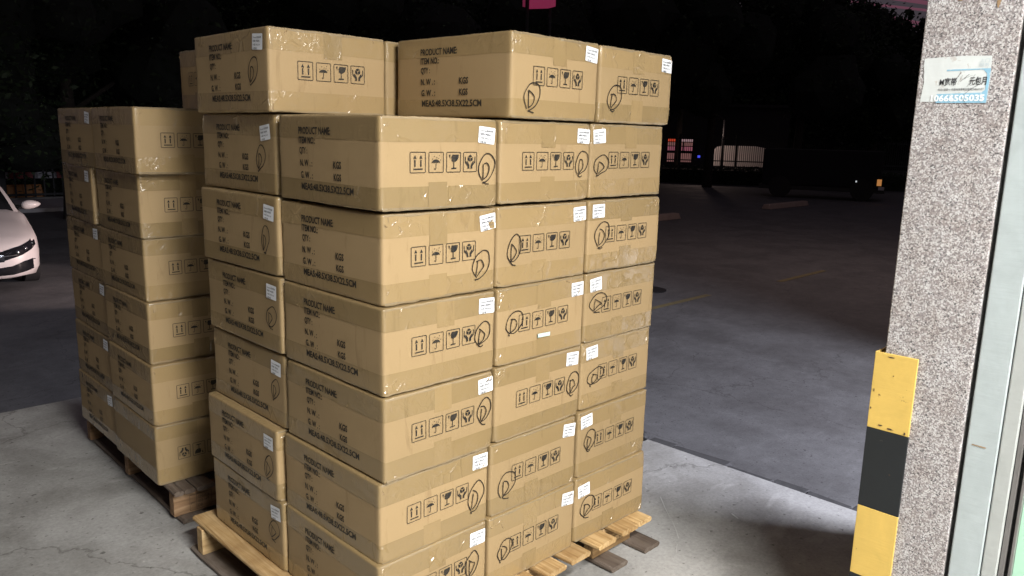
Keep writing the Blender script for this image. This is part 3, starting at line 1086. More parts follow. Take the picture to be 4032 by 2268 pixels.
LAB = {
 'N6': ('i', 0.340, 0.186), 'N5': ('i', 0.350, 0.190), 'N4': ('i', 0.349, 0.190), 'N3': ('i', 0.350, 0.192), 'N2': ('i', 0.350, 0.194),
 'N1': ('i', 0.346, 0.187), 'M6': ('i', 0.348, 0.190), 'M5': ('i', 0.348, 0.192), 'M4': ('i', 0.350, 0.187), 'M3': ('i', 0.340, 0.194),
 'M2': ('i', 0.346, 0.187), 'M1': ('i', 0.350, 0.182), 'R6': ('i', 0.038, 0.190), 'R5': ('i', 0.047, 0.194), 'R4': ('i', 0.050, 0.190),
 'R3': ('i', 0.051, 0.192), 'R2': ('i', 0.040, 0.194), 'R1': ('i', 0.040, 0.181), 'B': ('i', 0.346, 0.194), 'C': ('i', 0.346, 0.192),
 'A': ('t', 0.054, 0.189), 'F6': ('t', 0.055, 0.175), 'F5': ('t', 0.045, 0.181), 'F4': ('t', 0.050, 0.181), 'F3': ('t', 0.050, 0.182),
 'F2': ('t', 0.050, 0.180), 'F1': ('t', 0.043, 0.182), 'H6': ('t', 0.060, 0.190), 'H5': ('t', 0.060, 0.190), 'H4': ('t', 0.060, 0.190),
 'H3': ('t', 0.045, 0.194), 'H2': ('t', 0.055, 0.194), 'H1': ('t', 0.047, 0.189)}
# place of every carton: near lower corner (x, y), row, turn
BOX = {
 'F6': (0.0143, 0.5206, 1.1593, -0.0117), 'F5': (0.0040, 0.5040, 0.9272, 0.012), 'F4': (0.0021, 0.4991, 0.6946, -0.0077),
 'F3': (0.0105, 0.5018, 0.4589, -0.0074), 'F2': (-0.0170, 0.5144, 0.2290, -0.0149), 'F1': (-0.0123, 0.4990, 0.0010, -0.0077),
 'N6': (0.0040, 0.0106, 1.1560, -0.0118), 'N5': (0.0150, 0.0190, 0.9200, 0.0008), 'N4': (0.0090, 0.0097, 0.6890, -0.0013),
 'N3': (0.0077, 0.0066, 0.4570, 0.0013), 'N2': (-0.0010, 0.0160, 0.2260, -0.0024), 'N1': (-0.0100, 0.0110, 0.0010, -0.0098),
 'M6': (0.4080, 0.0200, 1.1560, -0.0080), 'M5': (0.4040, 0.0200, 0.9200, -0.0090), 'M4': (0.4060, 0.0140, 0.6890, 0.0061),
 'M3': (0.4000, 0.0105, 0.4590, 0.0073), 'M2': (0.3880, 0.0110, 0.2290, -0.0064), 'M1': (0.3800, 0.0040, 0.0010, -0.0099),
 'R6': (0.7982, 0.0203, 1.1570, -0.0039), 'R5': (0.7945, 0.0149, 0.9220, -0.0101), 'R4': (0.8000, 0.0190, 0.6890, 0.0051),
 'R3': (0.7980, 0.0210, 0.4595, 0.0103), 'R2': (0.7850, 0.0120, 0.2290, 0.0028), 'R1': (0.7790, 0.0069, 0.0010, -0.0177),
 'A': (-0.0122, 0.4962, 1.3905, -0.0204), 'B': (0.4260, 0.0010, 1.3900, 0.0330), 'C': (0.8160, 0.0120, 1.3890, -0.0067), 'D': (0.3850, 0.5060, 1.3900, 0.0),
 'G6': (-0.0660, 1.3502, 1.1760, -0.0340), 'G5': (-0.0470, 1.4000, 0.9410, -0.0300), 'G4': (-0.0430, 1.4034, 0.7060, -0.0140),
 'G3': (-0.0501, 1.3834, 0.4710, -0.0211), 'G2': (-0.0584, 1.3616, 0.2360, -0.0243), 'G1': (-0.0616, 1.3560, 0.0010, -0.0289),
 'H6': (-0.0450, 1.8390, 1.1760, -0.0295), 'H5': (-0.0400, 1.9250, 0.9410, -0.0700), 'H4': (-0.0300, 1.8930, 0.7060, -0.0250),
 'H3': (-0.0300, 1.8800, 0.4710, -0.0250), 'H2': (-0.0350, 1.8600, 0.2360, -0.0210), 'H1': (-0.0400, 1.8500, 0.0010, -0.0172)}
for k in range(6):     # the next column of the rear pallet, all but hidden, carries the lone carton on top
    BOX['J%d' % (k + 1)] = (0.345, 1.372 + 0.012 * ((k * 7) % 3), (0.001, 0.236, 0.471, 0.706, 0.941, 1.176)[k], -0.02)
ROW = {1: 'bottom row', 2: 'second row up', 3: 'third row up', 4: 'fourth row up', 5: 'fifth row up', 6: 'sixth row up'}
COLN = {'F': 'far left column of the front pallet', 'N': 'near corner column of the front pallet', 'M': 'middle column of the front pallet',
        'R': 'right-hand column of the front pallet', 'G': 'near column of the dim rear pallet', 'H': 'far column of the dim rear pallet',
        'J': 'hidden second column of the rear pallet'}
SPECIAL = {'A': 'brown carton alone at the left of the top layer, bright crinkled tape on its front',
           'B': 'brown carton in the top layer with its PRODUCT NAME side fully in view',
           'C': 'rightmost brown carton of the top layer, overhanging the right-hand column',
           'D': 'brown carton recessed in the top layer, a sliver between two nearer cartons',
           'E': 'dark brown carton on top of the rear pallet, behind the top left carton',
           'G1': 'brown carton standing upside down, bottom row, near column of the dim rear pallet',
           'F2': 'brown carton jutting out to the left, second row up, far left column, front pallet'}
GROUP = {'G': 'cartons on the rear pallet', 'H': 'cartons on the rear pallet', 'J': 'cartons on the rear pallet', 'E': 'cartons on the rear pallet'}


def carton(n, x, y, z, a, rot=None, loc=None):
    k = (sum(ord(ch) * (i * 5 + 3) for i, ch in enumerate(n))) % NVAR
    sh = SHAPES[k]
    o = obj('carton', BODY[k], None, loc or (x, y, z + DECK), rot or (0, 0, a))
    if n[0] in 'GHJ':
        o.scale.z = 1.025                   # fuller cartons on the rear pallet
    lab = SPECIAL.get(n) or 'brown carton, %s, %s' % (ROW[int(n[1])], COLN[n[0]])
    tag(o, lab, 'carton', GROUP.get(n[0], 'cartons on the front pallet'))
    obj('tape', TAPE_T[k], o)
    obj('tape', TAPE_B[k], o)
    if k % 3 != 1:
        obj('tape_tab', TAB[k], o)
    if k % 4 != 2:
        obj('tape_tab', TABB[k], o)
    tag(obj('tape_creases', CREASE[k], o), kind='stuff')
    obj('flap_edge', FLAP_T[k], o)
    obj('flap_edge', FLAP_B[k], o)
    obj('printed_text', TEXTM[k], o)
    obj('handling_symbols', ICONM[k], o)
    sd = sum(ord(ch) * 7 for ch in n) + (ord(n[-1]) * 31)
    if n in LAB:
        f, u, v = LAB[n]
        add_label(o, sh, f, u, v, random.Random(sd).uniform(-0.13, 0.13) if n != 'N6' else -0.09)
    if n in MARK:
        f, u, v, wd, ht = MARK[n]
        add_mark(o, sh, f, u, v, wd, ht, sd, sd)
    return o


for n, (x, y, z, a) in BOX.items():
    if n == 'G1':
        carton(n, x, y, z, a, rot=(0, math.pi, a), loc=(x + W * math.cos(a), y + W * math.sin(a), z + DECK + H * 1.025))
    else:
        carton(n, x, y, z, a)
carton('E', 0, 0, 0, 0, rot=(0, 0, R(-91)), loc=(0.27, 1.745, 1.4125 + DECK))

# loose green-white strip of tape on one carton of the middle column
o = bpy.data.objects['carton']
M_STRIP = simple('pale_green_strip', (0.55, 0.68, 0.62), 0.4, noise_amt=0.25, scale=160)
bx = BOX['M4']
ps = empty('paper_strip', (bx[0] + 0.165, bx[1] - 0.006, bx[2] + DECK + 0.062), bx[3])
tag(ps, 'small pale green strip stuck on a middle column carton', 'strip')
s = MB()
s.box(0, 0.054, -0.0012, 0.0, 0.0, 0.0115)
s.build('strip', M_STRIP, ps, rot=(0, R(2), 0))

# ------------------------------------------------------------------ pallets
def board_mesh(w_, l_, t, seed):
    """one sawn board, long axis y, with rounded arrises and uneven edges"""
    rnd = random.Random(seed)
    mb = MB()
    n = 14
    c = 0.006
    prof = [(0, c), (c, 0), (w_ - c, 0), (w_, c), (w_, t - c), (w_ - c, t), (c, t), (0, t - c)]
    V, F = [], []
    for i in range(n + 1):
        yy = l_ * i / n
        jw = rnd.uniform(-0.0015, 0.0015)
        jt = rnd.uniform(-0.0008, 0.0008)
        en = 0.5 if i in (0, n) else 0.0
        for px, pz in prof:
            fx = px + (jw if px > w_ / 2 else -jw) + (w_ / 2 - px) * 0.05 * en
            V.append((fx, yy, pz + jt + (t / 2 - pz) * 0.12 * en))
    for i in range(n):
        for k in range(8):
            F.append((i * 8 + k, (i + 1) * 8 + k, (i + 1) * 8 + (k + 1) % 8, i * 8 + (k + 1) % 8))
    F.append(tuple(range(8)))
    F.append(tuple(n * 8 + k for k in range(7, -1, -1)))
    mb.add(V, F)
    return mb


M_STAMP = ink_mat('burnt_stamp', (0.05, 0.03, 0.02), 0.3)


def pallet(name, loc, rz, label, decks, bottoms, blocks_x, y0, y1, ys, m_top, m_blk, m_bot, stamp, seed):
    e = empty(name, loc, rz)
    tag(e, label, 'pallet', 'wooden pallets under the cartons')
    for i, (x0, x1) in enumerate(decks):
        o = board_mesh(x1 - x0, y1 - y0, 0.0195, seed + i).build('deck_board', m_top, e, (x0, y0 + random.Random(seed + i).uniform(-.004, .004), DECK - 0.020))
    for i, (x0, x1) in enumerate(bottoms):
        board_mesh(x1 - x0, y1 - y0 + 0.01, 0.0195, seed + 40 + i).build('bottom_board', m_bot, e, (x0, y0 - 0.004, 0.001))
    for i, (bx0, bx1) in enumerate(blocks_x):
        for yy in ys:
            s = MB()
            s.box(0, bx1 - bx0, 0, 0.043, 0, DECK - 0.0415)
            s.build('block', m_blk, e, (bx0, yy, 0.0207), bevel=0.003)
    # treatment stamp burnt into a front block
    sx, sy, sz = stamp
    mb = MB()
    fr = [(0, 0), (0.085, 0), (0.085, 0.062), (0, 0.062)]
    for V, F in (ribbon(fr, 0.0022, True), ribbon([(0.026, 0.0), (0.026, 0.062)], 0.0018)):
        mb.add([(a, 0, b) for a, b in V], F)
    for body, x, z, ww, hh in [('IPPC', 0.004, 0.024, 0.018, 0.010), ('CN-076', 0.031, 0.042, 0.046, 0.012), ('003 HT', 0.031, 0.024, 0.044, 0.012), ('DB', 0.031, 0.007, 0.018, 0.011)]:
        V, F = text_mesh(body, ww, hh, 0.015)
        mb.add([(a + x, 0, b + z) for a, b in V], F)
    mb.build('stamp', M_STAMP, e, (sx, sy, sz))
    return e


pallet('wooden_pallet', (0, 0, 0), 0.0, 'pale new pine pallet under the bright front carton stack',
       [(-0.068, 0.032), (0.066, 0.160), (0.192, 0.288), (0.318, 0.414), (0.450, 0.546), (0.575, 0.670), (0.692, 0.792), (0.829, 0.929), (0.964, 1.062), (1.0645, 1.142)],
       [(-0.078, 0.020), (0.450, 0.545), (0.908, 1.000), (1.100, 1.194)], [(-0.072, 0.150), (0.430, 0.640), (0.907, 1.126)], -0.060, 1.045, (0.021, 0.470, 0.960),
       M_WOOD_Y, M_WOOD_X, M_WOODG, (1.030, 0.0185, 0.045), 11)
pallet('wooden_pallet', (-0.040, 1.262, 0), -0.020, 'old greyish pallet jutting out under the dim rear carton stack',
       [(0.0, 0.036), (0.038, 0.078), (0.082, 0.155), (0.20, 0.30), (0.36, 0.46), (0.52, 0.62), (0.70, 0.80), (0.88, 0.98)],
       [(0.02, 0.12), (0.50, 0.60), (0.98, 1.08)], [(0.006, 0.230), (0.47, 0.68), (0.86, 1.08)], 0.0, 1.12, (0.034, 0.53, 1.04),
       M_WOODG, M_WOODR, M_WOODG, (0.066, 0.0315, 0.030), 77)

# ------------------------------------------------------------------ parked car at the left edge
M_CAR = simple('white_car_paint', (0.62, 0.58, 0.57), 0.28, spec=0.5)
M_CARDARK = simple('dark_headlamp_glass', (0.010, 0.010, 0.012), 0.06, spec=0.6)
M_CHROME = simple('chrome', (0.75, 0.75, 0.75), 0.12, 1.0)
M_GLASS = simple('dark_car_glass', (0.008, 0.009, 0.010), 0.08)
M_TYRE = simple('tyre_rubber', (0.015, 0.015, 0.015), 0.8)


def station(s):
    """half width, top height at the side, crown, bottom height, at distance s behind the nose"""
    def ip(tab):
        for (a, va), (b, vb) in zip(tab, tab[1:]):
            if s <= b:
                t = (s - a) / (b - a)
                t = t * t * (3 - 2 * t) if b - a > 0.5 else t
                return va + (vb - va) * t
        return tab[-1][1]
    hw = ip([(0, 0.40), (0.04, 0.56), (0.10, 0.68), (0.18, 0.76), (0.30, 0.825), (0.50, 0.868), (0.9, 0.89), (2.4, 0.905), (3.8, 0.88), (4.3, 0.82), (4.55, 0.66), (4.65, 0.50)])
    top = ip([(0, 0.50), (0.03, 0.57), (0.08, 0.62), (0.2, 0.68), (0.45, 0.755), (0.8, 0.82), (1.35, 0.93), (2.4, 0.96), (3.6, 0.98), (4.3, 1.00), (4.55, 0.95), (4.65, 0.75)])
    crown = ip([(0, 0.03), (0.2, 0.05), (0.8, 0.085), (1.35, 0.07), (3.6, 0.03), (4.65, 0.03)])
    bot = ip([(0, 0.27), (0.05, 0.20), (0.4, 0.17), (4.3, 0.18), (4.65, 0.32)])
    return hw, top, crown, bot


def car():
    e = empty('parked_car', (0.97, 10.12, LOT), -0.083)
    tag(e, 'white saloon car parked nose-on at the left edge', 'car')
    st = [0, 0.015, 0.04, 0.07, 0.10, 0.14, 0.18, 0.24, 0.30, 0.40, 0.50, 0.65, 0.8, 1.0, 1.2, 1.35, 1.8, 2.4, 3.0, 3.6, 4.0, 4.3, 4.45, 4.55, 4.65]
    V, F = [], []
    for s in st:
        hw, tp, cr, bt = station(s)
        mid = bt + (tp - bt) * 0.55
        prof = [(0.0, bt), (hw * 0.7, bt), (hw * 0.95, bt + 0.03), (hw, bt + 0.12), (hw * 1.012, mid), (hw * 0.995, tp - 0.10), (hw * 0.97, tp - 0.035), (hw * 0.91, tp),
                (hw * 0.80, tp + cr * 0.42), (hw * 0.74, tp + cr * 0.62), (hw * 0.5, tp + cr * 0.85), (0.0, tp + cr)]
        full = prof + [(-a, b) for a, b in prof[-2:0:-1]]
        V += [(a, s, b) for a, b in full]
    n = 22
    for i in range(len(st) - 1):
        for k in range(n):
            F.append((i * n + k, i * n + (k + 1) % n, (i + 1) * n + (k + 1) % n, (i + 1) * n + k))
    F.append(tuple(range(n - 1, -1, -1)))
    F.append(tuple((len(st) - 1) * n + k for k in range(n)))
    body = mesh_from('body', V, F, M_CAR, True)
    obj('body', body, e)
    bvh = BVHTree.FromPolygons([Vector(v) for v in V], F)

    def proj(x, z, off):
        h = bvh.ray_cast(Vector((x, -2, z)), Vector((0, 1, 0)))
        if h[0] is None:
            h = (Vector((x, 0.55, z)), Vector((0, -1, 0)))
        nrm = h[1] if h[1].y < 0.5 else -h[1]
        return h[0] + nrm * off

    def patch(name, top, bot, mat, off, sgn, rows=5):
        # strip between two outlines, laid on to the body
        def sample(tab, t):
            x = tab[0][0] + (tab[-1][0] - tab[0][0]) * t
            for (a, va), (b, vb) in zip(tab, tab[1:]):
                if a <= x <= b:
                    return x, va + (vb - va) * (x - a) / (b - a)
            return x, tab[-1][1]
        V2, F2 = [], []
        nn = 16
        for i in range(nn + 1):
            xt, zt = sample(top, i / nn)
            xb, zb = sample(bot, i / nn)
            for k in range(rows + 1):
                q = k / rows
                V2.append(proj(sgn * (xt + (xb - xt) * q), zt + (zb - zt) * q, off))
        for i in range(nn):
            for k in range(rows):
                a = i * (rows + 1) + k
                F2.append((a, a + 1, a + rows + 2, a + rows + 1))
        return obj(name, mesh_from(name, V2, F2, mat, True), e)

    for sg in (1, -1):
        h = patch('headlight', [(0.40, 0.565), (0.60, 0.615), (0.72, 0.660), (0.785, 0.705)], [(0.40, 0.440), (0.60, 0.490), (0.72, 0.545), (0.80, 0.600)], M_CARDARK, 0.006, sg)
        lens = MB()
        for cx, cz, rr in [(0.56, 0.535, 0.030), (0.66, 0.575, 0.026), (0.745, 0.628, 0.015)]:
            p = proj(sg * cx, cz, 0.008)
            lens.tube([p, p + Vector((0, -0.012, 0))], rr, 12)
        o = lens.build('reflector', M_CHROME, h, smooth=True)
        patch('lower_intake', [(0.25, 0.345), (0.50, 0.365), (0.62, 0.41), (0.74, 0.435), (0.80, 0.41)], [(0.25, 0.245), (0.50, 0.25), (0.62, 0.27), (0.74, 0.295), (0.81, 0.33)], M_CARDARK, 0.006, sg)
        patch('bonnet_crease', [(0.42, 0.0), (0.43, 0.0)], [(0.42, 0.0), (0.43, 0.0)], M_CAR, 0.0, sg) if False else None
    for z0, z1, x in ((0.425, 0.560, 0.40), (0.235, 0.34, 0.26)):
        patch('grille', [(-x, z1 - 0.002), (0, z1), (x, z1 - 0.002)], [(-x, z0), (0, z0), (x, z0)], M_CARDARK, 0.005, 1)
    patch('chrome_bar', [(-0.56, 0.508), (0, 0.490), (0.56, 0.508)], [(-0.56, 0.496), (0, 0.478), (0.56, 0.496)], M_CHROME, 0.011, 1, 1)
    # glasshouse
    rows = [(1.30, 0.935, 0.80, 0.0), (1.55, 1.09, 0.755, 0), (1.90, 1.28, 0.69, 0), (2.20, 1.395, 0.625, 0), (2.6, 1.445, 0.60, 0), (3.2, 1.43, 0.60, 0), (3.6, 1.33, 0.64, 0), (4.1, 1.06, 0.74, 0)]
    V, F = [], []
    for s, z, hw, _ in rows:
        V += [(-hw - 0.02, s, z - 0.05), (-hw * 0.93, s, z), (-hw * 0.5, s, z + 0.03), (0, s, z + 0.04), (hw * 0.5, s, z + 0.03), (hw * 0.93, s, z), (hw + 0.02, s, z - 0.05)]
    for i in range(len(rows) - 1):
        for k in range(6):
            F.append((i * 7 + k, i * 7 + k + 1, (i + 1) * 7 + k + 1, (i + 1) * 7 + k))
    roof = mesh_from('windscreen', V, F, M_GLASS, True)
    roof.materials.append(M_CAR)
    for p in roof.polygons:
        i, k = divmod(p.index, 6)
        if i in (3, 4, 5) or k in (0, 5):
            p.material_index = 1
    obj('windscreen', roof, e)
    sw = MB()
    for sg in (1, -1):
        sw.add([(sg * 0.83, 1.34, 0.93), (sg * 0.66, 2.15, 1.36), (sg * 0.64, 3.2, 1.38), (sg * 0.78, 4.1, 0.99)], [(0, 1, 2, 3)])
    sw.build('side_window', M_GLASS, e)
    for sg in (1, -1):
        mb = MB()
        mb.tube([(sg * 0.84, 1.62, 0.965), (sg * 0.90, 1.60, 0.99)], 0.02, 8)
        mr = mb.build('mirror_arm', M_CARDARK, e)
        bm = bmesh.new()
        bmesh.ops.create_icosphere(bm, subdivisions=3, radius=1)
        for v in bm.verts:
            t = (v.co.x + 1) / 2
            v.co = Vector((v.co.x * 0.125, v.co.y * 0.075, v.co.z * 0.078 * (1.05 - 0.45 * t) + 0.01 * t))
        me = bpy.data.meshes.new('mirror')
        bm.to_mesh(me)
        bm.free()
        me.materials.append(M_CAR)
        me.polygons.foreach_set('use_smooth', [True] * len(me.polygons))
        o = obj('mirror', me, e, (sg * 1.00, 1.58, 1.01))
        o.scale.x = sg
        for yy in (0.92, 3.62):
            mb = MB()
            mb.tube([(sg * 0.72, yy, 0.315), (sg * 0.895, yy, 0.315)], 0.315, 24)
            wh = mb.build('wheel', M_TYRE, e)
            mb = MB()
            mb.tube([(sg * 0.80, yy, 0.315), (sg * 0.900, yy, 0.315)], 0.20, 16)
            mb.build('rim', M_STEEL, wh)
    # number plate
    pl = MB()
    p = proj(0, 0.40, 0.02)
    pl.box(-0.22, 0.22, p.y - 0.006, p.y + 0.006, 0.345, 0.455)
    pl.build('number_plate', simple('blue_plate', (0.03, 0.07, 0.30), 0.4), e)
    return e


car()

# ------------------------------------------------------------------ far left: wall, barrier, fence, lorry, shops
def on_ray(px, dist, z):
    """a point on the level z whose bearing from the camera is that of photo column px (of 2576), dist metres off"""
    th = YAW - math.atan((px - 1288) / 1968.0)
    return Vector((CAM_POS.x + dist * math.cos(th), CAM_POS.y + dist * math.sin(th), z))


M_WALLG = simple('grey_rendered_wall', (0.30, 0.295, 0.30), 0.9, noise_amt=0.15, scale=5)
M_RED = simple('red_band', (0.30, 0.06, 0.06), 0.6)
M_WHITE = simple('white_band', (0.55, 0.55, 0.58), 0.5)
s = MB()
s.box(-3, 14, 20.6, 23.4, LOT + 0.002, LOT + 0.10)
tag(s.build('far_pavement', simple('pale_pavers', (0.40, 0.39, 0.40), 0.9, noise_amt=0.2, scale=14), bevel=0.01), kind='structure')
M_ORANGE = simple('orange_plastic', (0.45, 0.19, 0.055), 0.5)
for k in range(4):
    e = empty('road_barrier', (1.6 + k * 0.98, 24.1, LOT))
    tag(e, ['orange plastic road barrier at the left picture edge', 'second orange road barrier from the left edge', 'third orange road barrier from the left edge', 'rightmost orange road barrier, beside the rear carton stack'][k],
        'road barrier', 'orange road barriers behind the white car')
    s = MB()
    s.add([(0, -.16, .03), (.95, -.16, .03), (.95, .16, .03), (0, .16, .03), (.04, -.07, .46), (.91, -.07, .46), (.91, .07, .46), (.04, .07, .46)],
          [(3, 2, 1, 0), (4, 5, 6, 7), (0, 1, 5, 4), (1, 2, 6, 5), (2, 3, 7, 6), (3, 0, 4, 7)])
    s.build('body', M_ORANGE, e, bevel=0.03)
    s = MB()
    s.box(.2, .3, -.15, .15, 0, .05)
    s.build('foot', M_DARK, e)
e = empty('boom_barrier', (4.2, 24.6, LOT))
tag(e, 'red and white striped boom barrier lowered behind the white car', 'barrier')
s = MB()
s.box(-4.6, -4.2, -0.2, 0.2, 0, 1.1)
s.build('cabinet', M_RED, e)
for k in range(16):
    s = MB()
    s.box(-4.4 + k * 0.62, -4.4 + k * 0.62 + 0.612, -0.04, 0.04, 0.60, 0.78)
    s.build('boom_section', M_WHITE if k % 2 else M_RED, e)
s = MB()
s.box(5.45, 5.55, -0.06, 0.06, 0, 0.60)
s.build('rest_post', M_IRON, e)
PICK = {}


def iron_fence(loc, rz, length, z0, z1, gap, thick, label, rails, posts):
    e = empty('iron_fence', loc, rz)
    tag(e, label, 'fence')
    key = (z0, z1, thick)
    s = MB()
    s.box(-thick, thick, -thick, thick, z0, z1)
    pm = s.mesh('picket', M_IRON)
    for k in range(int(length / gap)):
        obj('picket', pm, e, (k * gap, 0, 0))
    for z in rails:
        s = MB()
        s.box(0, length, -thick * 1.4, thick * 1.4, z - 0.03, z + 0.03)
        s.build('rail', M_IRON, e)
    for x in posts:
        s = MB()
        s.box(x - 0.06, x + 0.06, -0.06, 0.06, 0, z1 + 0.1)
        s.build('post', M_IRON, e)
    s = MB()
    s.box(0, length, -0.12, 0.12, 0, z0 + 0.02)
    s.build('plinth', M_CONC, e)
    return e


iron_fence((0.4, 23.75, LOT), 0.0, 12.0, 0.10, 2.35, 0.24, 0.020, 'tall black iron fence behind the white car', (0.20, 2.2), (0.1, 4.0, 8.0, 11.9))

def lit(name, col, st):
    return simple(name, (0.1, 0.1, 0.1), 0.6, emit=col, strength=st)


M_PINKWIN = lit('pink_lit_window', (1.0, 0.45, 0.42), 0.16)
M_PINKHOT = lit('pink_neon_window', (1.0, 0.30, 0.42), 0.22)
M_YELWIN = lit('amber_lit_window', (1.0, 0.62, 0.18), 0.035)
M_REDLED = lit('red_led_sign', (1.0, 0.10, 0.04), 0.45)
M_WHITELED = lit('pinkish_white_led', (1.0, 0.62, 0.66), 0.28)
M_SHOP = simple('dark_shop_wall', (0.028, 0.026, 0.027), 0.9)


def shop(loc, rz, w_, h_, label, wins, d=6.0):
    e = empty('shop_building', loc, rz)
    tag(e, label, 'building')
    s = MB()
    s.box(0, w_, 0, d, 0, h_)
    s.build('wall', M_SHOP, e)
    s = MB()
    s.box(-0.2, w_ + 0.2, -0.3, d, h_, h_ + 0.2)
    s.build('roof', M_SHOP, e)
    for nm, x0, x1, z0, z1, mt_ in wins:
        s = MB()
        s.box(x0, x1, -0.03, -0.004, z0, z1)
        o = s.build(nm, mt_, e)
        if nm == 'window':
            s = MB()
            s.box(x0 - 0.05, x1 + 0.05, -0.06, -0.031, z0 - 0.06, z0 - 0.005)
            s.build('sill', M_SHOP, o)
    return e


shop((4.0, 40.0, LOT), 0.0, 14.0, 4.5, 'shop with pink lit windows beyond the far left fence',
     [('window', 2.2, 2.75, 1.55, 2.10, M_PINKWIN), ('window', 2.85, 3.4, 1.55, 2.10, M_PINKWIN), ('window', 3.5, 4.1, 1.55, 2.10, M_PINKWIN), ('window', 2.2, 4.1, 1.15, 1.42, M_PINKWIN),
      ('window', 5.6, 6.6, 1.0, 1.38, M_YELWIN), ('window', 6.9, 7.5, 1.0, 1.38, M_YELWIN), ('door', 4.6, 5.3, 0.0, 1.9, M_SHOP)])

# ------------------------------------------------------------------ far right: fence, van, shop, parked lorry
fa, fb = on_ray(1560, 45.0, LOT), on_ray(2420, 47.0, LOT)
d = fb - fa
iron_fence(fa, math.atan2(d.y, d.x), d.length, 0.55, 2.35, 0.105, 0.016, 'long black picket fence across the far right side of the lot', (0.75, 1.05, 2.2),
           [k * 3.0 for k in range(int(d.length / 3.0) + 1)])
M_VAN = simple('white_van_paint', (0.70, 0.66, 0.63), 0.45)


def van(loc, rz, label, ln, hh, mat, tailc=None):
    e = empty('van', loc, rz)
    tag(e, label, 'van')
    s = MB()
    V, F = [], []
    prof = [(0.0, 0.55), (0.0, hh - 0.55), (0.10, hh - 0.32), (0.35, hh - 0.08), (0.8, hh), (ln - 0.9, hh), (ln - 0.35, hh - 0.10), (ln - 0.08, hh - 0.42), (ln, hh - 0.75), (ln, 0.55)]
    n = len(prof)
    for yy in (0.0, 1.8):
        V += [(a, yy, b) for a, b in prof]
    F = [tuple(range(n)), tuple(range(2 * n - 1, n - 1, -1))] + [(i, n + i, n + (i + 1) % n, (i + 1) % n) for i in range(n)]
    s.add(V, F)
    s.build('body', mat, e, bevel=0.10, seg=3)
    s = MB()
    s.box(0.1, ln - 0.1, 0.05, 1.75, 0.34, 0.56)
    s.build('chassis', M_IRON, e)
    for x in (0.75, ln - 0.8):
        s = MB()
        s.tube([(x, -0.02, 0.34), (x, 0.22, 0.34)], 0.34, 18)
        wh = s.build('wheel', M_TYRE, e)
        s = MB()
        s.tube([(x, -0.03, 0.34), (x, 0.1, 0.34)], 0.19, 12)
        s.build('rim', M_STEEL, wh)
    return e


p = on_ray(1772, 49.5, LOT)
van(p, YAW - math.pi / 2 - 0.24, 'white van parked behind the far right picket fence', 3.5, 1.85, M_VAN)
p = on_ray(2000, 49.5, LOT)
van(p, YAW - math.pi / 2 - 0.32, 'small pale vehicle behind the far right fence, right of the white van', 1.7, 1.45, M_VAN)
p = on_ray(1560, 62.0, LOT)
shop(p, YAW - math.pi / 2 - 0.16, 12.0, 4.6, 'shop front with pink windows and red sign beyond the far right fence',
     [('sign', 3.20, 4.05, 1.98, 2.16, M_REDLED), ('sign', 4.08, 5.05, 1.98, 2.16, M_WHITELED), ('window', 3.2, 4.3, 1.30, 1.62, M_PINKHOT), ('window', 4.42, 5.05, 1.30, 1.62, M_PINKHOT),
      ('window', 3.2, 4.3, 1.66, 1.92, M_PINKWIN), ('window', 4.42, 5.05, 1.66, 1.92, M_PINKWIN), ('window', 3.2, 5.0, 0.45, 1.1, M_PINKWIN)])
p = on_ray(2262, 60.0, LOT)
shop(p, YAW - math.pi / 2 - 0.5, 5.0, 4.0, 'small kiosk with a dim red sign right of the fence, by the pillar', [('sign', 0.0, 0.9, 1.75, 2.05, M_PINKWIN)], 3.0)
p = on_ray(2050, 33.0, LOT)
e = empty('parked_lorry', p, YAW - math.pi / 2 - 0.42)
tag(e, 'dark parked lorry with one lit amber corner lamp near the pillar', 'lorry')
s = MB()
s.box(-2.2, 2.15, 0.0, 2.0, 0.5, 1.9)
s.build('cargo_box', simple('black_tarpaulin', (0.006, 0.007, 0.008), 0.9), e, bevel=0.05)
s = MB()
s.box(-2.3, 2.3, 0.1, 1.9, 0.32, 0.5)
s.build('chassis', M_IRON, e)
s = MB()
s.box(2.00, 2.16, -0.05, -0.004, 0.62, 0.86)
s.build('corner_lamp', lit('amber_lamp', (1.0, 0.42, 0.12), 0.4), e)
s = MB()
s.box(2.06, 2.26, -0.08, -0.02, 0.46, 0.58)
s.build('bumper_end', M_WHITE, e)
s = MB()
s.box(1.25, 1.30, -0.04, -0.004, 0.72, 0.78)
s.build('marker_lamp', lit('white_marker', (0.9, 0.95, 1.0), 0.6), e)
for x in (-1.5, 1.5):
    s = MB()
    s.tube([(x, -0.02, 0.42), (x, 0.3, 0.42)], 0.42, 18)
    s.build('wheel', M_TYRE, e)
p = on_ray(1743, 44.5, LOT)
e = empty('signal_post', p)
tag(e, 'thin post with a tiny blue light in front of the far fence', 'post')
s = MB()
s.tube([(0, 0, 0), (0, 0, 1.2)], 0.03, 8)
s.build('pole', M_IRON, e)
s = MB()
s.tube([(0, 0, 1.2), (0, 0, 1.32)], 0.07, 10)
s.build('light', lit('blue_light', (0.08, 0.10, 1.0), 0.8), e)

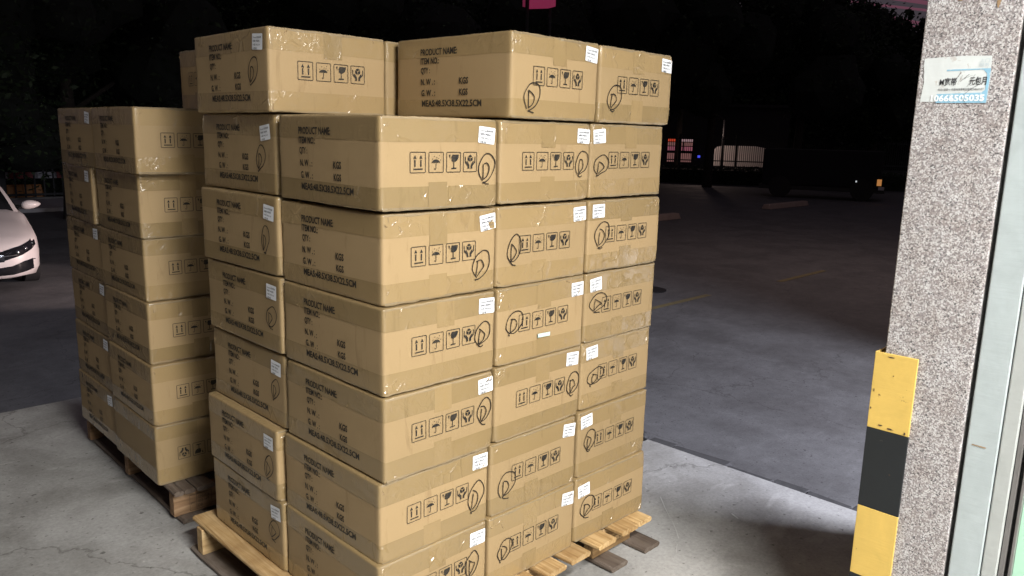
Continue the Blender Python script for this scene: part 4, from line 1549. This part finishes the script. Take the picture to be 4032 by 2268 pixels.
# added street lamps: one brightens the van, the hidden one the lot
def added_street_lamp(loc, rz, h_, arm, label, power, col):
    e = empty('street_lamp', loc, rz)
    tag(e, label, 'street lamp', 'street lamps round the lot')
    s = MB()
    s.tube([(0, 0, 0), (0, 0, h_ * 0.5), (0, 0, h_)], [0.09, 0.07, 0.05], 10)
    s.build('pole', M_IRON, e, smooth=True)
    s = MB()
    s.tube([(0, 0, h_), (arm * 0.5, 0, h_ + 0.35), (arm, 0, h_ + 0.42)], 0.035, 8)
    s.build('arm', M_IRON, e, smooth=True)
    s = MB()
    s.box(arm - 0.1, arm + 0.5, -0.12, 0.12, h_ + 0.36, h_ + 0.46)
    s.build('head', M_STEEL, e, bevel=0.02)
    la = bpy.data.lights.new('lamp_light', 'AREA')
    la.shape = 'RECTANGLE'
    la.size = 0.45
    la.size_y = 0.2
    la.energy = power
    la.color = col
    lo = bpy.data.objects.new('lamp_light', la)
    lo.location = (arm + 0.2, 0, h_ + 0.34)
    link(lo, e)
    return e


added_street_lamp(on_ray(1800, 47.3, LOT), 2.6, 3.3, 1.3, 'short street lamp between the far right fence and the white van', 80, (1.0, 0.72, 0.62))
added_street_lamp(on_ray(2440, 15.0, LOT), R(135), 6.4, 1.3, 'street lamp on the lot hidden behind the granite pillar', 115, (1.0, 0.74, 0.66))
# added flood lamp, unseen behind the stack, put there to light the parked car
FL = Vector((4.6, 7.2, LOT))
aim = Vector((1.35, 10.7, LOT + 0.48)) - (FL + Vector((0, 0, 0.78)))
e = empty('flood_lamp', FL, math.atan2(aim.y, aim.x))
tag(e, 'hooded flood lamp on a short post hidden behind the front stack', 'lamp')
s = MB()
s.tube([(0, 0, 0), (0, 0, 0.03), (0, 0, 0.04), (0, 0, 0.70)], [0.14, 0.14, 0.04, 0.035], 12)
s.build('post', M_IRON, e, smooth=True)
s = MB()
s.box(-0.16, -0.02, -0.14, 0.14, 0.68, 0.88)
s.build('housing', M_IRON, e, bevel=0.01)
s = MB()
s.box(-0.02, 0.12, -0.15, 0.15, 0.88, 0.895)
s.build('hood', M_IRON, e)
la = bpy.data.lights.new('lamp_light', 'SPOT')
la.energy = 800
la.color = (1.0, 0.76, 0.69)
la.spot_size = R(46)
la.spot_blend = 0.5
la.shadow_soft_size = 0.08
lo = bpy.data.objects.new('lamp_light', la)
lo.location = (0.02, 0, 0.78)
lo.rotation_euler = (R(90) + math.atan2(aim.z, aim.xy.length), 0, R(-90))
link(lo, e)

# pink cables strung high on the right, glowing in place of light on them, and the lit hoarding at the top
M_GLOWCABLE = lit('pink_light_strip', (1.0, 0.36, 0.55), 0.125)  # glow stands in for pink light falling on the cables
for i, (xa, ya, xb, yb, rr) in enumerate([(2080, -4, 2345, 24, 0.10), (2060, 4, 2345, 62, 0.13), (2050, 12, 2345, 72, 0.05), (2180, -16, 2345, 6, 0.16), (2260, 78, 2345, 103, 0.13)]):
    dist = 92.0
    def pt(px, py):
        v = fw + rt2 * ((px - 1288) / 1968.0) - up2 * ((py - 724.5) / 1968.0)
        return CAM_POS + v * dist
    a, b = pt(xa - 260, ya - 260 * (yb - ya) / (xb - xa)), pt(xb + 500, yb + 500 * (yb - ya) / (xb - xa))
    s = MB()
    mid = (a + b) / 2 + Vector((0, 0, -0.15))
    s.tube([a, mid, b], rr * 1.45, 8)
    lab = ['thin pink light strip above the trees at the top right', 'wide pink light strip crossing the sky over the right-hand trees', 'thinnest pink light strip just under the wide one',
           'broad pink light strip at the very top right corner', 'lowest pink light strip, next to the pillar'][i]
    tag(s.build('light_strip', M_GLOWCABLE, smooth=True), lab, 'light strip', 'pink light strips against the night sky')
p = on_ray(1336, 25.0, 0)
e = empty('lit_hoarding', (p.x, p.y, LOT), YAW - math.pi / 2)
tag(e, 'deep pink lit hoarding at the top edge above the cartons', 'hoarding')
s = MB()
s.add([(-0.30, -0.05, 5.96), (0.28, -0.05, 5.99), (0.50, -0.05, 6.05), (0.52, -0.05, 7.6), (-0.30, -0.05, 7.6), (-0.30, 0.05, 5.96), (0.28, 0.05, 5.99), (0.50, 0.05, 6.05), (0.52, 0.05, 7.6), (-0.30, 0.05, 7.6)],
      [(0, 1, 2, 3, 4), (9, 8, 7, 6, 5), (0, 5, 6, 1), (1, 6, 7, 2), (2, 7, 8, 3), (3, 8, 9, 4), (4, 9, 5, 0)])
s.build('panel', lit('deep_pink_panel', (1.0, 0.075, 0.27), 0.165), e)
s = MB()
s.add([(-0.50, -0.05, 6.02), (-0.42, -0.05, 6.00), (-0.40, -0.05, 7.6), (-0.52, -0.05, 7.6), (-0.50, 0.0, 6.02), (-0.42, 0.0, 6.00), (-0.40, 0.0, 7.6), (-0.52, 0.0, 7.6)],
      [(0, 1, 2, 3), (7, 6, 5, 4), (0, 4, 5, 1), (1, 5, 6, 2), (2, 6, 7, 3), (3, 7, 4, 0)])
s.build('side_panel', lit('deep_pink_side', (1.0, 0.075, 0.27), 0.11), e)
for x in (-0.35, 0.35):
    s = MB()
    s.tube([(x, 0.2, 0), (x, 0.2, 7.6)], 0.05, 8)
    s.build('mast', M_IRON, e)

# ------------------------------------------------------------------ trees
def leaf_mat():
    mt, N, L_, B = new_mat('dark_leaves')
    oi = N.new('ShaderNodeTexCoord')
    t = tex(N, L_, 'n', 2.2, oi.outputs['Object'], 3)
    rr = ramp(N, [(0.35, (0.012, 0.020, 0.010)), (0.65, (0.035, 0.052, 0.024))])
    L_.new(t.outputs['Fac'], rr.inputs[0])
    L_.new(rr.outputs[0], B.inputs['Base Color'])
    B.inputs['Roughness'].default_value = 0.55
    B.inputs['Specular IOR Level'].default_value = 0.2
    return mt


M_LEAF = leaf_mat()
M_BARK = simple('dark_bark', (0.04, 0.032, 0.026), 0.9, noise_amt=0.4, scale=20, bump=0.5)
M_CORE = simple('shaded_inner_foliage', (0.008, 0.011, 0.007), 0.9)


def tree(loc, h_, rx, rz_, zc, seed, label, nleaf=4200, size=0.20):
    rnd = random.Random(seed)
    e = empty('leafy_tree', loc)
    tag(e, label, 'tree', 'dark trees round the lot')
    s = MB()
    s.tube([(0, 0, 0), (0.08, 0.03, zc * 0.5), (0.02, -0.05, zc), (0.1, 0.05, zc + rz_ * 0.6)], [0.24, 0.18, 0.13, 0.05], 9)
    for k in range(7):
        t = 2 * math.pi * k / 7 + rnd.uniform(-.3, .3)
        z = zc * 0.75 + rz_ * 0.14 * k
        q = Vector((math.cos(t) * rx * 0.7, math.sin(t) * rx * 0.7, z + rz_ * 0.45))
        s.tube([(0.04, 0, z), q * 0.5 + Vector((0, 0, z * 0.5 + 0.1)), q], [0.07, 0.05, 0.02], 6)
    s.build('trunk', M_BARK, e, smooth=True)
    cl = []
    for k in range(34):                       # clumps: leaves sit in shells of many unequal lobes
        t, u = rnd.uniform(0, 2 * math.pi), rnd.uniform(-1, 1)
        r = (rnd.random() ** 0.4) * 0.82
        q = math.sqrt(1 - u * u)
        cl.append((Vector((math.cos(t) * q * rx * r, math.sin(t) * q * rx * r, zc + rz_ * 0.35 + u * rz_ * r)), rnd.uniform(0.22, 0.46) * rx))
    V, F = [], []
    for k in range(nleaf):
        c, cr = cl[k % len(cl)]
        dv = Vector((rnd.gauss(0, 1), rnd.gauss(0, 1), rnd.gauss(0, 1))).normalized()
        p_ = c + dv * cr * (0.55 + 0.55 * rnd.random())
        a = Vector((rnd.gauss(0, 1), rnd.gauss(0, 1), rnd.gauss(0, 0.7))).normalized()
        b = a.cross(dv + Vector((0.3, 0.2, 0.1))).normalized()
        sz = size * rnd.uniform(0.5, 1.25)
        n = len(V)
        V += [p_ - a * sz * 0.5, p_ + b * sz * 0.26 - a * sz * 0.05, p_ + a * sz * 0.5, p_ - b * sz * 0.26 - a * sz * 0.05]
        F.append((n, n + 1, n + 2, n + 3))
    cr_o = obj('crown', mesh_from('crown', V, F, M_LEAF), e)
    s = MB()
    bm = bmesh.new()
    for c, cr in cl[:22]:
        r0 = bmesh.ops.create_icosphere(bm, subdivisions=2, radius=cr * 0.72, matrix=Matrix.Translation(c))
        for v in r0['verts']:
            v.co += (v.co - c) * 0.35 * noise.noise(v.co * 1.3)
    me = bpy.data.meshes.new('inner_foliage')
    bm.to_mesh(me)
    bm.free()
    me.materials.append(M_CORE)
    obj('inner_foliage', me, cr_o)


TREES = [(-120, 17.0, 8.5, 3.4, 3.6, 3.4, 'dark leafy tree at the far left, beyond the white car'),
         (180, 21.0, 9.0, 3.6, 3.6, 3.2, 'dark leafy tree with glinting leaves above the rear pallet'),
         (430, 24.0, 9.5, 3.8, 3.9, 3.2, 'dark leafy tree just left of the top left carton'),
         (720, 27.0, 10.0, 4.2, 4.2, 3.8, 'dark leafy tree behind the top left carton'),
         (1010, 30.0, 10.5, 4.4, 4.4, 3.8, 'dark leafy tree rising between the two groups of top cartons'),
         (1310, 33.0, 10.5, 4.0, 3.9, 3.4, 'dark leafy tree just below the pink hoarding'),
         (1560, 36.0, 11.0, 4.8, 4.8, 5.9, 'dark leafy tree above the rightmost top carton'),
         (1768, 38.0, 11.0, 4.9, 4.9, 5.7, 'big dark tree overhanging the white van'),
         (1985, 40.0, 10.6, 4.4, 4.4, 5.5, 'big dark tree in the middle of the right-hand background'),
         (2170, 42.0, 8.0, 3.2, 2.6, 3.6, 'dark tree nearest the pillar, edged against the pink strips'),
         (60, 33.0, 10.0, 5.0, 5.0, 4.3, 'taller dark tree in the second row at far left'),
         (560, 38.0, 12.0, 5.6, 5.6, 4.8, 'taller dark tree in the second row above the rear pallet'),
         (1160, 44.0, 12.0, 5.6, 5.0, 4.4, 'taller dark tree in the second row behind the top cartons'),
         (1690, 52.0, 13.5, 6.0, 6.4, 7.1, 'taller dark tree in the second row right of the stack')]
for i, (px, dist, h_, rx, rz_, zc, lab) in enumerate(TREES):
    tree(on_ray(px, dist, LOT), h_, rx, rz_, zc, 900 + i, lab, 9000, 0.085 + dist * 0.0032)
# the far wood behind everything: one dark mass
rnd = random.Random(77)
V, F = [], []
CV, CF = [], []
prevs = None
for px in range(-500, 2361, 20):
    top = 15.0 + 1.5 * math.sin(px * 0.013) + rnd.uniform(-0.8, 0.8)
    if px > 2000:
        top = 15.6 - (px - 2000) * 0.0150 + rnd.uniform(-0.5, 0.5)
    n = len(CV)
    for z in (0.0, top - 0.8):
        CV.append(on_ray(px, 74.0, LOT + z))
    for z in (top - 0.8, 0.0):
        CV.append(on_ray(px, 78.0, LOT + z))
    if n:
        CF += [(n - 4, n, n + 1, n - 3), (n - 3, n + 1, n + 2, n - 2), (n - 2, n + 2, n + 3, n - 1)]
    for k in range(330):
        p_ = on_ray(px + rnd.uniform(-10, 10), 73.0 + rnd.uniform(-1.5, 1.5), LOT + (rnd.random() ** 0.6) * top)
        a_ = Vector((rnd.gauss(0, 1), rnd.gauss(0, 1), rnd.gauss(0, 1))).normalized()
        b_ = a_.orthogonal().normalized()
        sz = rnd.uniform(0.3, 0.8)
        q = len(V)
        V += [p_ - a_ * sz * .5, p_ + b_ * sz * .3, p_ + a_ * sz * .5, p_ - b_ * sz * .3]
        F.append((q, q + 1, q + 2, q + 3))
fwd = obj('far_wood', mesh_from('far_wood', V, F, M_LEAF))
tag(fwd, 'black mass of far trees closing off the lot', 'wood', kind='stuff')
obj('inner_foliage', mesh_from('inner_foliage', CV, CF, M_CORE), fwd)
# clipped hedges under the fences
def hedge(a, b, h_, d_, seed, label, n):
    rnd = random.Random(seed)
    ln = (b - a).length
    e = empty('clipped_hedge', a, math.atan2(b.y - a.y, b.x - a.x))
    tag(e, label, 'hedge')
    V, F = [], []
    for k in range(n):
        p_ = Vector((rnd.uniform(0, ln), rnd.choice([rnd.uniform(0, d_), -0.02]), 0))
        p_.z = h_ + rnd.gauss(0, 0.05) if p_.y > 0 else rnd.uniform(0.05, h_)
        a_ = Vector((rnd.gauss(0, 1), rnd.gauss(0, 1), rnd.gauss(0, 1))).normalized()
        b_ = a_.orthogonal().normalized()
        sz = rnd.uniform(0.08, 0.2)
        q = len(V)
        V += [p_ - a_ * sz * .5, p_ + b_ * sz * .25, p_ + a_ * sz * .5, p_ - b_ * sz * .25]
        F.append((q, q + 1, q + 2, q + 3))
    obj('leaves', mesh_from('leaves', V, F, M_LEAF), e)
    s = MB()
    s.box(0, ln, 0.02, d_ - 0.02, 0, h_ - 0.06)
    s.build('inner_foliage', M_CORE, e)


hedge(Vector((-1, 25.2, LOT)), Vector((13, 25.4, LOT)), 0.95, 1.2, 5, 'dark clipped hedge under the boom barrier', 2600)
hedge(on_ray(1560, 41.0, LOT), on_ray(2400, 42.0, LOT), 0.75, 1.0, 6, 'dark clipped hedge in front of the far right fence', 3200)
